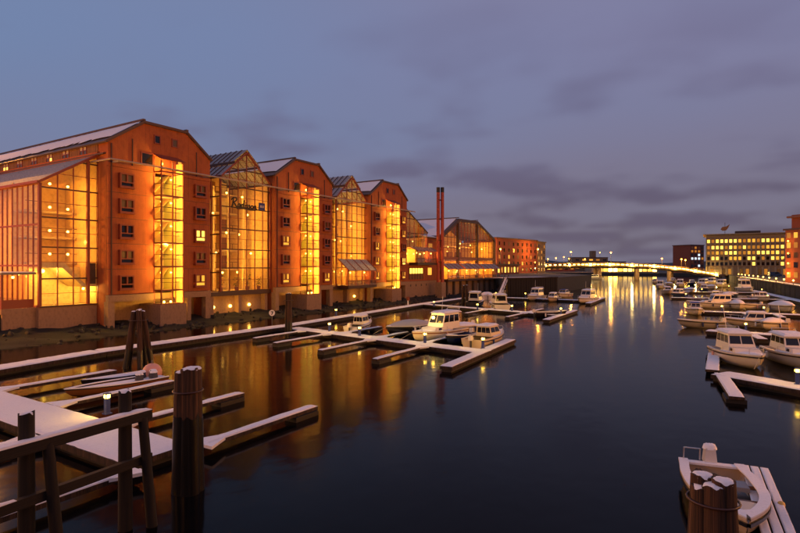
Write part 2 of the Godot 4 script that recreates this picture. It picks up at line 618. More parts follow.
func stair_tower(b, z0: float, z1: float, seed_: int):
	# glass stair bay: local x 0 .. 1.5, between z0 and z1 (z1 < z0)
	var t = node(b, "stair_tower")
	var lo = 2.9
	var X = 1.5
	var levels = [2.9, 4.6, 7.5, 10.4, 13.3, 16.2, 19.1, 20.5]
	var zm = (z0 + z1) * 0.5
	for k in levels.size() - 1:
		var y0: float = levels[k]
		var y1: float = levels[k + 1]
		var cuts = [y0, (y0 + y1) * 0.5, y1] if y1 - y0 > 2.0 else [y0, y1]
		for c in cuts.size() - 1:
			var a: float = cuts[c] + 0.05
			var e: float = cuts[c + 1] - 0.05
			for s in [[z0, zm], [zm, z1]]:
				span(t, "pane", M.pane, Vector3(X - 0.05, a, s[0] - 0.04), Vector3(X - 0.02, e, s[1] + 0.04))
			span(t, "pane", M.pane, Vector3(0.1, a, z0 - 0.05), Vector3(X - 0.08, e, z0 - 0.02))
			span(t, "side_panel", M.plaster_pale, Vector3(0.1, a, z1 + 0.02), Vector3(X - 0.08, e, z1 + 0.05))
			if c > 0:
				span(t, "transom", M.steel_dark, Vector3(X - 0.09, a - 0.085, z0), Vector3(X + 0.01, a - 0.015, z1))
				span(t, "transom", M.steel_dark, Vector3(0.02, a - 0.085, z0 - 0.09), Vector3(X - 0.09, a - 0.015, z0 + 0.01))
		span(t, "beam", M.steel_red, Vector3(X - 0.10, y0 - 0.10, z0 + 0.012), Vector3(X + 0.03, y0 + 0.06, z1 - 0.012))
		span(t, "beam", M.steel_red, Vector3(0.0, y0 - 0.10, z0 - 0.10), Vector3(X - 0.10, y0 + 0.06, z0 + 0.03))
		# landing, flight of stairs, lamps
		if k < 6:
			span(t, "landing", M.slab_floor, Vector3(-2.3, y0 - 0.12, z0 - 0.15), Vector3(0.9 if k > 0 else X - 0.12, y0 + 0.02, z1 + 0.15))
			if k > 0:
				bulb(t, "lamp", Vector3(0.75, y1 - 0.75, z0 - 0.45), 0.11, M.lamp_warm, 14.0, WARM)
				bulb(t, "lamp", Vector3(0.45, y1 - 0.75, z1 + 1.05), 0.11, M.lamp_warm, 4.0, WARM)
				put(t, "stair_flight", plate(Vector3(-0.9, y0, z0 - 0.3), Vector3(-0.9, y1 - 0.1, z1 + 0.3), Vector3(-2.2, y1 - 0.1, z1 + 0.3), Vector3(-2.2, y0, z0 - 0.3), 0.12), M.plaster_warm)
				span(t, "handrail", M.rail_brown, Vector3(0.92, y0 + 0.9, z0 - 0.2), Vector3(0.97, y0 + 0.96, z1 + 0.2))
	for z in [z0, zm, z1]:
		span(t, "mullion", M.steel_red, Vector3(X - 0.12, lo, z - 0.06), Vector3(X + 0.045, 20.45, z + 0.06))
	span(t, "mullion", M.steel_red, Vector3(-0.05, lo, z0 - 0.07), Vector3(0.08, 21.0, z0 + 0.045))
	span(t, "mullion", M.steel_red, Vector3(-0.05, lo, z1 - 0.045), Vector3(0.08, 21.0, z1 + 0.07))
	# floor lamps at the foot
	for s in [0.2, 0.5]:
		bulb(t, "floor_lamp", Vector3(1.1, 3.15, lerpf(z0, z1, s)), 0.13, M.lamp_yellow, 9.0, Color(1, 0.76, 0.3))
	# stairwell walls
	span(t, "back_wall", M.plaster_pale, Vector3(-2.5, 3.6, z0), Vector3(-2.35, 19.0, z1))
	span(t, "side_wall", M.green_wall, Vector3(-2.35, 3.6, z1 + 0.02), Vector3(-0.06, 19.0, z1 + 0.12))
	span(t, "side_wall", M.green_wall, Vector3(-2.35, 3.6, z0 - 0.12), Vector3(-0.06, 19.0, z0 - 0.02))
	# lean-to roof
	put(t, "roof", plate(Vector3(0.0, 21.3, z0 + 0.15), Vector3(X + 0.25, 20.5, z0 + 0.15), Vector3(X + 0.25, 20.5, z1 - 0.15), Vector3(0.0, 21.3, z1 - 0.15), 0.08), M.steel_red)
	for k in 4:
		var a = lerpf(z0, z1, k / 4.0 + 0.02)
		var e = lerpf(z0, z1, (k + 1) / 4.0 - 0.02)
		put(t, "roof_pane", plate(Vector3(0.08, 21.32, a), Vector3(X + 0.20, 20.58, a), Vector3(X + 0.20, 20.58, e), Vector3(0.08, 21.32, e), -0.05), M.snow)
	for s in [[z0, 0.0], [z1, 0.0]]:
		put(t, "cheek_pane", prism(poly([[0.08, 20.52], [X - 0.05, 20.52], [0.08, 21.2]]), Vector3(0, 0, s[0] - 0.02), Vector3(1, 0, 0), Vector3(0, 1, 0), Vector3(0, 0, 0.03)), M.pane)
	bulb(t, "lamp", Vector3(0.8, 20.1, z0 - 0.5), 0.14, M.lamp_yellow, 9.0, Color(1, 0.76, 0.3))

func hotel_block(z: float, label: String, lit_left: Array, lit_right: Array, extra: bool):
	var b = thing("hotel_block", label, "hotel block", Vector3(-60, 0, z), 0.0, "gabled hotel blocks")
	var W = BLOCK
	var zb0 = -5.7
	var zb1 = -8.75
	var deep = -42.0
	# front panels, storey by storey, with open joints
	for k in 5:
		var a: float = FLOORS[k] + 0.025
		var e: float = FLOORS[k + 1] - 0.025
		span(b, "wall_panel", M.render_orange if (k + int(absf(z))) % 3 else M.render_orange_b, Vector3(-0.35, a, -0.01), Vector3(0, e, zb0))
		span(b, "wall_panel", M.render_orange_b if (k + int(absf(z))) % 2 else M.render_orange, Vector3(-0.35, a, zb1), Vector3(0, e, -W + 0.01))
		if k > 0:
			span(b, "joint", M.concrete_dark, Vector3(-0.34, a - 0.05, -0.02), Vector3(-0.03, a, zb0))
			span(b, "joint", M.concrete_dark, Vector3(-0.34, a - 0.05, zb1), Vector3(-0.03, a, -W + 0.02))
	var gable = poly([[0, 19.02], [0, 21.9], [-4.3, 24.85], [-10.3, 24.85], [-W, 22.05], [-W, 19.02]])
	put(b, "gable", prism(gable, Vector3(-0.35, 0, 0), Vector3(0, 0, 1), Vector3(0, 1, 0), Vector3(0.35, 0, 0)), M.render_orange)
	# thin drip joints on the gable and rain pipes
	for s in [-2.9, -11.8]:
		span(b, "rain_pipe", M.steel_dark, Vector3(0.0, 19.4, s - 0.05), Vector3(0.10, 22.6, s + 0.05))
	span(b, "rain_pipe", M.steel_dark, Vector3(0.0, 4.3, -0.42), Vector3(0.10, 21.6, -0.30))
	# side walls and roof
	span(b, "side_wall", M.render_orange, Vector3(deep, 0.4, 0), Vector3(-0.36, 21.85, -0.35))
	span(b, "side_wall", M.render_orange_b, Vector3(deep, 0.4, -W + 0.35), Vector3(-0.36, 21.95, -W))
	put(b, "back_gable", prism(gable, Vector3(deep, 0, 0), Vector3(0, 0, 1), Vector3(0, 1, 0), Vector3(0.35, 0, 0)), M.render_orange)
	var rl = [[0.35, 21.72], [-4.3, 24.92], [-10.3, 24.92], [-W - 0.2, 21.95]]
	for k in 3:
		var p = rl[k]
		var q = rl[k + 1]
		var r = put(b, "roof", plate(Vector3(0.22, p[1], p[0]), Vector3(0.22, q[1], q[0]), Vector3(deep, q[1], q[0]), Vector3(deep, p[1], p[0]), -0.18), M.roof_brown)
		if k < 2:
			put(r, "snow", snow_sheet(Vector3(-0.3, p[1] + 0.185, p[0]), Vector3(-0.3, q[1] + 0.185, q[0]), Vector3(deep, q[1] + 0.185, q[0]), Vector3(deep, p[1] + 0.185, p[0]), 0.05, 0.14 if k == 0 else 0.04), M.snow)
		put(b, "verge", plate(Vector3(0.0, p[1] - 0.12, p[0]), Vector3(0.0, q[1] - 0.12, q[0]), Vector3(0.0, q[1] + 0.14, q[0]), Vector3(0.0, p[1] + 0.14, p[0]), 0.26), M.roof_brown)
	for p in [rl[1], rl[2]]:
		bar(b, "ridge_cap", M.roof_brown, Vector3(0.2, p[1] + 0.24, p[0]), Vector3(deep, p[1] + 0.24, p[0]), 0.35, 0.22)
	# windows
	for k in 5:
		box_window(b, -2.05, 5.65 + 2.97 * k, lit_left[k])
		box_window(b, -12.25, 5.65 + 2.97 * k, lit_right[k])
	small_window(b, -6.1, 23.15, 0.75, 0.95, M.pane_dark)
	small_window(b, -8.55, 23.15, 0.75, 0.95, M.window_dusky)
	small_window(b, -4.75, 20.55, 1.5, 1.35, M.pane_dark)
	small_window(b, -9.25, 20.35, 0.65, 1.5, M.window_lit)
	stair_tower(b, zb0, zb1, int(z))
	# the foot: concrete ledge, pillars, undercroft, the stair's plinth
	span(b, "ledge", M.concrete, Vector3(-0.45, 3.45, 0.05), Vector3(0.14, 4.22, zb0 + 0.1))
	span(b, "ledge", M.concrete, Vector3(-0.45, 3.45, zb1 - 0.1), Vector3(0.14, 4.22, -W - 0.05))
	span(b, "pillar", M.concrete, Vector3(-0.8, -0.6, 0.04), Vector3(0.06, 3.45, -0.72))
	span(b, "pillar", M.concrete, Vector3(-0.8, -0.6, -W + 0.75), Vector3(0.06, 3.45, -W - 0.04))
	span(b, "pillar", M.concrete, Vector3(-0.8, -0.6, -10.4), Vector3(0.0, 3.45, -11.0))
	span(b, "undercroft_wall", M.concrete, Vector3(-3.2, -0.5, -0.4), Vector3(-2.9, 3.45, -W + 0.4))
	span(b, "undercroft_ceiling", M.concrete, Vector3(-3.2, 3.5, -0.4), Vector3(-0.46, 4.2, -W + 0.4))
	span(b, "stair_plinth", M.concrete, Vector3(-2.6, -0.8, zb0 + 0.25), Vector3(1.62, 2.86, zb1 - 0.35))
	bulb(b, "wall_lamp", Vector3(-0.2, 2.45, -9.9), 0.20, M.lamp_warm, 1.6, WARM)
	if extra:
		attic(b)
	return b

func attic(b):
	# the row of attic windows on the side wall, over the lean-to
	var x = -2.0
	span(b, "attic_sill", M.roof_brown, Vector3(-40, 20.35, 0.0), Vector3(-0.5, 20.50, 0.30))
	var k = 0
	while x > -36.0:
		var wide = 1.55 if k % 2 else 2.3
		var m = M.cladding
		if k % 2:
			for s in [0, 1]:
				var xa: float = x - s * 0.8
				var lit = M.window_bright if (k == 5 and s == 0) or k == 11 else M.window_dusky
				var w = node(b, "attic_window", Vector3(xa - 0.4, 21.15, 0.0))
				span(w, "frame", M.steel_red, Vector3(-0.37, -0.62, 0.0), Vector3(-0.30, 0.62, 0.1))
				span(w, "frame", M.steel_red, Vector3(0.30, -0.62, 0.0), Vector3(0.37, 0.62, 0.1))
				span(w, "frame", M.steel_red, Vector3(-0.30, 0.02, 0.0), Vector3(0.30, 0.10, 0.09))
				span(w, "pane", lit, Vector3(-0.30, -0.58, 0.01), Vector3(0.30, 0.02, 0.05))
				span(w, "pane", M.canvas_pale, Vector3(-0.30, 0.10, 0.01), Vector3(0.30, 0.58, 0.05))
		else:
			for s in 5:
				span(b, "cladding_board", M.cladding, Vector3(x - s * 0.46, 20.5, 0.0), Vector3(x - s * 0.46 - 0.43, 21.8, 0.07))
		x -= wide + 0.05
		k += 1

# a thin layer of snow on a sloping face (corners like plate), patchy along its lower edge
func snow_sheet(a: Vector3, b: Vector3, c: Vector3, d: Vector3, th: float, from: float) -> ArrayMesh:
	var st = begin(true)
	var nu = 5
	var nv = 60
	var n = (b - a).cross(d - a).normalized()
	if n.y < 0: n = -n
	var p = func(i, j, top):
		var v = float(j) / nv
		var u0: float = from + 0.22 * absf(noise.get_noise_2d(v * 31.0, a.z * 0.7)) * 1.4
		var u1: float = 1.0 - 0.10 * absf(noise.get_noise_2d(v * 23.0, a.z * 0.7 + 50.0))
		var u: float = lerpf(u0, u1, float(i) / nu)
		var q: Vector3 = a.lerp(b, u).lerp(d.lerp(c, u), v)
		var edge = 0.0 if i == 0 or i == nu or j == 0 or j == nv else 1.0
		return q + n * (th * edge if top else -0.02)
	for j in nv:
		for i in nu:
			quad(st, p.call(i, j, true), p.call(i, j + 1, true), p.call(i + 1, j + 1, true), p.call(i + 1, j, true))
	return done(st)

# a grid of panes and bars on the plane x = X; columns at zs, rows at ys, cut off by the height function
func glass_wall(parent, X: float, zs: Array, ys: Array, top: Callable, thick_every: int, pane_mat = null):
	var pm = pane_mat if pane_mat else M.pane
	for i in zs.size() - 1:
		var za: float = zs[i]
		var zb: float = zs[i + 1]
		for j in ys.size() - 1:
			var a: float = ys[j]
			var e: float = ys[j + 1]
			var ta: float = top.call(za)
			var tb: float = top.call(zb)
			if ta >= e - 0.01 and tb >= e - 0.01:
				span(parent, "pane", pm, Vector3(X - 0.015, a + 0.03, za - 0.03), Vector3(X + 0.015, e - 0.03, zb + 0.03))
			elif maxf(ta, tb) > a + 0.1:
				var pts = []
				pts.append([za - 0.03, a + 0.03]); pts.append([zb + 0.03, a + 0.03])
				if tb > a + 0.1: pts.append([zb + 0.03, minf(tb, e) - 0.03])
				if (tb > e) != (ta > e):
					var f = (e - ta) / (tb - ta)
					pts.append([lerpf(za, zb, f), e - 0.03])
				elif minf(ta, tb) < a + 0.1:
					pass
				if ta > a + 0.1: pts.append([za - 0.03, minf(ta, e) - 0.03])
				if pts.size() >= 3:
					put(parent, "pane", prism(poly(pts), Vector3(X - 0.015, 0, 0), Vector3(0, 0, 1), Vector3(0, 1, 0), Vector3(0.03, 0, 0)), pm)
	for z in zs:
		var t: float = top.call(z)
		span(parent, "mullion", M.steel_red, Vector3(X - 0.09, ys[0], z - 0.045), Vector3(X + 0.05, minf(t, ys[-1]), z + 0.045))
	for j in ys.size():
		var y: float = ys[j]
		var za = 1e9
		var zb = 1e9
		for k in 121:
			var z: float = lerpf(zs[0], zs[-1], k / 120.0)
			if top.call(z) >= y:
				if za > 1e8: za = z
				zb = z
		if za < 1e8 and za - zb > 0.3:
			var h = 0.10 if thick_every > 0 and j % thick_every == 0 else 0.035
			span(parent, "transom", M.steel_red if h < 0.05 else M.steel_dark, Vector3(X - 0.07, y - h, za), Vector3(X + 0.035, y + h * 0.6, zb))

# glass roof slope made of snowy strips between bars; a..b is the eave to ridge line at the front, going back by deep
func strip_roof(parent, p: Vector3, q: Vector3, deep: float, n: int, step: float):
	var r = node(parent, "glass_roof")
	for tier in 2:
		var f0 = 0.0 if tier == 0 else step
		var f1 = step - 0.03 if tier == 0 else 1.0
		var up = Vector3(0, 0.0 if tier == 0 else 0.38, 0)
		var a = p.lerp(q, f0) + up
		var e = p.lerp(q, f1) + up * 0.9
		for k in n:
			var x0 = -deep * k / n
			var x1 = -deep * (k + 1) / n + 0.10
			put(r, "roof_pane", plate(a + Vector3(x0, 0, 0), e + Vector3(x0, 0, 0), e + Vector3(x1, 0, 0), a + Vector3(x1, 0, 0), -0.04), M.roof_glass_snow)
			bar(r, "glazing_bar", M.steel_dark, a + Vector3(x1 - 0.05, 0.05, 0), e + Vector3(x1 - 0.05, 0.05, 0), 0.10, 0.14)
	bar(r, "gutter", M.steel_dark, p + Vector3(0.2, -0.02, 0), p + Vector3(-deep, -0.02, 0), 0.20, 0.22)
	bar(r, "step_beam", M.steel_dark, p.lerp(q, step) + Vector3(0.1, 0.16, 0), p.lerp(q, step) + Vector3(-deep, 0.16, 0), 0.12, 0.34)

func plant(at: Vector3, h: float, label: String):
	var t = thing("potted_plant", label, "potted plant", at, 0.0, "potted plants in the glass halls")
	var pot = CylinderMesh.new()
	pot.top_radius = 0.32
	pot.bottom_radius = 0.24
	pot.height = 0.55
	put(t, "pot", pot, M.clay, Transform3D(Basis(), Vector3(0, 0.275, 0)))
	tube(t, "stem", M.gel_wood, Vector3(0, 0.5, 0), Vector3(0, h * 0.6, 0), 0.04)
	var st = begin()
	for k in 90:
		var a = rng.randf() * TAU
		var y = h * (0.35 + 0.65 * rng.randf())
		var r: float = 0.75 * sin(clampf((y / h - 0.3) / 0.75, 0.05, 1.0) * PI * 0.85)
		var c = Vector3(cos(a) * r * rng.randf(), y, sin(a) * r * rng.randf())
		var u = Vector3(cos(a), rng.randf_range(-0.6, 0.5), sin(a)).normalized() * 0.34
		var v = u.cross(Vector3.UP).normalized() * 0.10
		quad(st, c, c + u * 0.5 + v, c + u, c + u * 0.5 - v)
	put(t, "foliage", done(st), M.leaf)

func atrium(z: float, label: String, sunroom: bool, sd: int):  # darker sleeve round the lower part of each pile, height set per cluster
	# gabled glass hall; local z 0 .. -9.6, front at x = 0, floor at 3.95
	var t = thing("glass_atrium", label, "glass hall", Vector3(-61, 0, z), 0.0, "gabled glass halls of the hotel")
	var w = 9.6
	var eave = 20.2
	var apex = 24.4
	var fl = 3.95
	var top = func(zz): return lerpf(apex, eave, absf(zz + w / 2) / (w / 2))
	var zs = []
	for i in 7: zs.append(-w * i / 6.0)
	var ys = [fl, 5.6, 7.3, 8.6, 10.0, 11.5, 13.0, 14.55, 16.1, 17.6, 19.1, 20.3, 21.7, 23.1, 24.5]
	var f = node(t, "glass_front")
	glass_wall(f, 0.0, zs, ys, top, 2)
	for s in [[0.0, -w / 2], [-w, -w / 2]]:
		bar(f, "verge_bar", M.steel_red, Vector3(0.05, eave + 0.05, s[0]), Vector3(0.05, apex + 0.05, s[1]), 0.22, 0.22)
	for zz in [0.0, -w]:
		span(f, "corner_post", M.steel_red, Vector3(-0.16, fl, zz - 0.10), Vector3(0.09, eave, zz + 0.10))
	# south side wall of glass
	var sd_ = node(t, "glass_side")
	for i in 4:
		var xa = -0.15 - 1.9 * i
		for j in 6:
			var a = fl + 2.7 * j
			span(sd_, "pane", M.pane, Vector3(xa - 0.05, a + 0.08, -0.02), Vector3(xa - 1.85, a + 2.62, 0.01))
		span(sd_, "mullion", M.steel_red, Vector3(xa - 1.95, fl, -0.09), Vector3(xa - 1.85, eave, 0.05))
	for j in 7:
		span(sd_, "transom", M.steel_dark, Vector3(-7.7, fl + 2.7 * j - 0.08, -0.08), Vector3(-0.1, fl + 2.7 * j + 0.08, 0.06))
	strip_roof(t, Vector3(0.1, eave + 0.1, 0.12), Vector3(0.1, apex + 0.12, -w / 2), 14.0, 12, 0.5)
	strip_roof(t, Vector3(0.1, eave + 0.1, -w - 0.05), Vector3(0.1, apex + 0.12, -w / 2), 14.0, 12, 0.5)
	# inside
	var n = node(t, "interior")
	span(n, "floor", M.slab_floor, Vector3(-14, fl - 0.5, 2.3), Vector3(-0.1, fl - 0.02, -w))
	put(n, "back_wall", prism(poly([[2.3, fl], [2.3, eave - 0.6], [0, eave - 0.3], [-w / 2, apex - 0.3], [-w, eave - 0.3], [-w, fl]]), Vector3(-9.4, 0, 0), Vector3(0, 0, 1), Vector3(0, 1, 0), Vector3(0.2, 0, 0)), M.plaster_warm)
	span(n, "side_wall", M.plaster_warm, Vector3(-9.2, fl, -w + 0.15), Vector3(-0.4, eave - 0.1, -w + 0.25))
	for j in 5:
		var y = 7.2 + 2.95 * j
		span(n, "gallery", M.slab_floor, Vector3(-9.2, y - 0.3, 2.0), Vector3(-6.9, y, -w + 0.3))
		span(n, "gallery_rail", M.rail_brown, Vector3(-6.95, y + 0.95, -0.2), Vector3(-6.88, y + 1.03, -w + 0.3))
		for i in 9:
			span(n, "baluster", M.rail_brown, Vector3(-6.94, y, -0.4 - i * 1.1), Vector3(-6.89, y + 0.95, -0.45 - i * 1.1))
		for i in 4:
			var zz = -1.0 - i * 2.3
			var on = rng.randf()
			span(n, "gallery_door", M.window_lit if on > 0.86 else (M.gel_wood if on > 0.4 else M.plaster_pale), Vector3(-9.19, y + 0.02, zz), Vector3(-9.12, y + 2.1, zz - 0.95))
	for j in 5:
		var y = 6.6 + 2.95 * j
		for i in 2:
			var zz = (-2.6 - 4.6 * i) + 0.5 * sin(j * 2.3 + i + sd)
			var xx = -2.2 - 2.0 * ((j + i) % 2)
			bulb(n, "pendant_lamp", Vector3(xx, y, zz), 0.15, M.lamp_warm, 8.0, WARM)
			span(n, "pendant_rod", M.rail_brown, Vector3(xx - 0.015, y + 0.14, zz - 0.015), Vector3(xx + 0.015, y + 2.4, zz + 0.015))
	for i in 6:
		var za = -0.6 - i * 1.55
		span(n, "wall_strip", [M.plaster_pale, M.cladding, M.green_wall, M.plaster_pale, M.gel_wood, M.cladding][(i + sd) % 6], Vector3(-9.2, fl, za), Vector3(-9.16, eave - 0.5, za - 0.55))
	# columns in the hall
	for i in 3:
		span(n, "column", M.plaster_pale, Vector3(-4.4, fl, -2.0 - 2.9 * i), Vector3(-4.1, 19.5, -2.3 - 2.9 * i))
	# base
	span(t, "base_beam", M.steel_dark, Vector3(-0.6, fl - 0.62, 2.35), Vector3(0.12, fl - 0.06, -w))
	span(t, "base_wall", M.concrete, Vector3(-1.4, -0.6, 2.35), Vector3(-1.0, fl - 0.6, -w))
	for zz in [1.6, -3.4, -8.6]:
		span(t, "base_pillar", M.concrete, Vector3(-1.0, -0.6, zz), Vector3(-0.15, fl - 0.6, zz - 0.55))
	for zz in ([0.6, -2.4, -6.0] if not sunroom else [-6.6]):
		bulb(t, "wall_lamp", Vector3(-0.78, 1.75, zz), 0.22, M.lamp_warm, 3.5, WARM)
	# the link set back to the neighbouring block
	span(t, "link_wall", M.steel_red, Vector3(-7.9, fl, 0.12), Vector3(-7.7, eave, 2.4))
	if sunroom:
		sunroom_part(t, 0.0, -0.4, -w + 0.2, 4.0, 6.7, 8.9, 2.4, 4)
	return t

# a projecting sunroom with a sloping glass roof; x0 is the wall it leans on
func sunroom_part(t, x0: float, za: float, zb: float, lo: float, eave: float, top: float, out: float, n: int):
	var s = node(t, "sunroom")
	var X = x0 + out
	span(s, "sunroom_floor", M.steel_dark, Vector3(x0 + 0.05, lo - 0.55, za + 0.1), Vector3(X + 0.15, lo, zb - 0.1))
	for i in n:
		var a = lerpf(za, zb, float(i) / n)
		var e = lerpf(za, zb, float(i + 1) / n)
		span(s, "pane", M.pane, Vector3(X - 0.02, lo + 0.95, a - 0.05), Vector3(X + 0.01, eave, e + 0.05))
		span(s, "parapet_panel", M.pane_dim, Vector3(X - 0.04, lo + 0.05, a - 0.05), Vector3(X + 0.0, lo + 0.90, e + 0.05))
		put(s, "roof_pane", plate(Vector3(x0 + 0.05, top, a - 0.07), Vector3(X + 0.15, eave + 0.08, a - 0.07), Vector3(X + 0.15, eave + 0.08, e + 0.07), Vector3(x0 + 0.05, top, e + 0.07), -0.04), M.roof_glass_snow)
	for i in n + 1:
		var a = lerpf(za, zb, float(i) / n)
		span(s, "mullion", M.steel_red, Vector3(X - 0.07, lo, a - 0.05), Vector3(X + 0.05, eave + 0.05, a + 0.05))
		bar(s, "rafter", M.steel_red, Vector3(x0 + 0.05, top + 0.03, a), Vector3(X + 0.18, eave + 0.10, a), 0.12, 0.16)
	span(s, "rail", M.steel_red, Vector3(X - 0.06, lo + 0.88, za), Vector3(X + 0.06, lo + 0.97, zb))
	span(s, "eave_beam", M.steel_red, Vector3(X - 0.08, eave, za + 0.03), Vector3(X + 0.12, eave + 0.14, zb - 0.03))
	put(s, "cheek_pane", prism(poly([[x0 + 0.08, lo + 0.1], [X - 0.06, lo + 0.1], [X - 0.06, eave], [x0 + 0.08, top - 0.1]]), Vector3(0, 0, za - 0.02), Vector3(1, 0, 0), Vector3(0, 1, 0), Vector3(0, 0, 0.03)), M.pane)
	var m = maxi(1, n / 2)
	for i in m:
		var zz = lerpf(za, zb, (i + 0.5) / m)
		bulb(s, "ceiling_lamp", Vector3(x0 + out * 0.5, eave - 0.35, zz), 0.14, M.lamp_warm, 11.0, Color(1.0, 0.64, 0.24))
		span(s, "table", M.gel_red, Vector3(x0 + out * 0.35, lo + 0.7, zz + 0.4), Vector3(x0 + out * 0.8, lo + 0.76, zz - 0.4))

func hotel():
	hotel_block(-34.2, "orange rendered gabled block with a stair tower, beside the sloping glass lean-to", [0, 3, 0, 3, 3], [1, 3, 4, 0, 3], true)
	hotel_block(-60.5, "orange rendered gabled block with a stair tower, standing between the two gabled glass halls", [1, 3, 1, 0, 0], [1, 0, 0, 3, 0], false)
	hotel_block(-86.4, "orange rendered gabled block with a stair tower, beside the low half-gabled glass wing", [1, 1, 1, 3, 0], [1, 4, 3, 1, 1], false)
	atrium(-50.8, "tall gabled glass hall carrying the black script sign", false, 1)
	atrium(-76.9, "tall gabled glass hall with a sunroom jutting from its foot", true, 2)
	for a in [[-62.3, -51.9, 2.3], [-62.1, -54.6, 2.0], [-62.4, -57.0, 2.5], [-62.0, -58.9, 1.9]]:
		plant(Vector3(a[0], 3.94, a[1]), a[2], "leafy potted plant behind the ground floor glass of the hall with the script sign")
	lean_to()
	hotel_sign()
	# the long pipe along the fronts
	var p = thing("facade_pipe", "long thin pale pipe running level across the hotel fronts", "pipe", Vector3(-58.25, 19.45, -33.5))
	tube(p, "pipe", M.pipe_grey, Vector3.ZERO, Vector3(0, 0, -67.5), 0.11)
	tube(p, "pipe_end", M.pipe_grey, Vector3(0, 0, 0), Vector3(-4.0, 0, 0.05), 0.10)
	for zz in [-1.2, -13.6, -27.6, -40.2, -53.6, -66.2]:
		span(p, "bracket", M.pipe_grey, Vector3(-1.76, -0.09, zz - 0.09), Vector3(0.02, 0.09, zz + 0.09))
	low_wing()
	chimney()
	arched_hall()

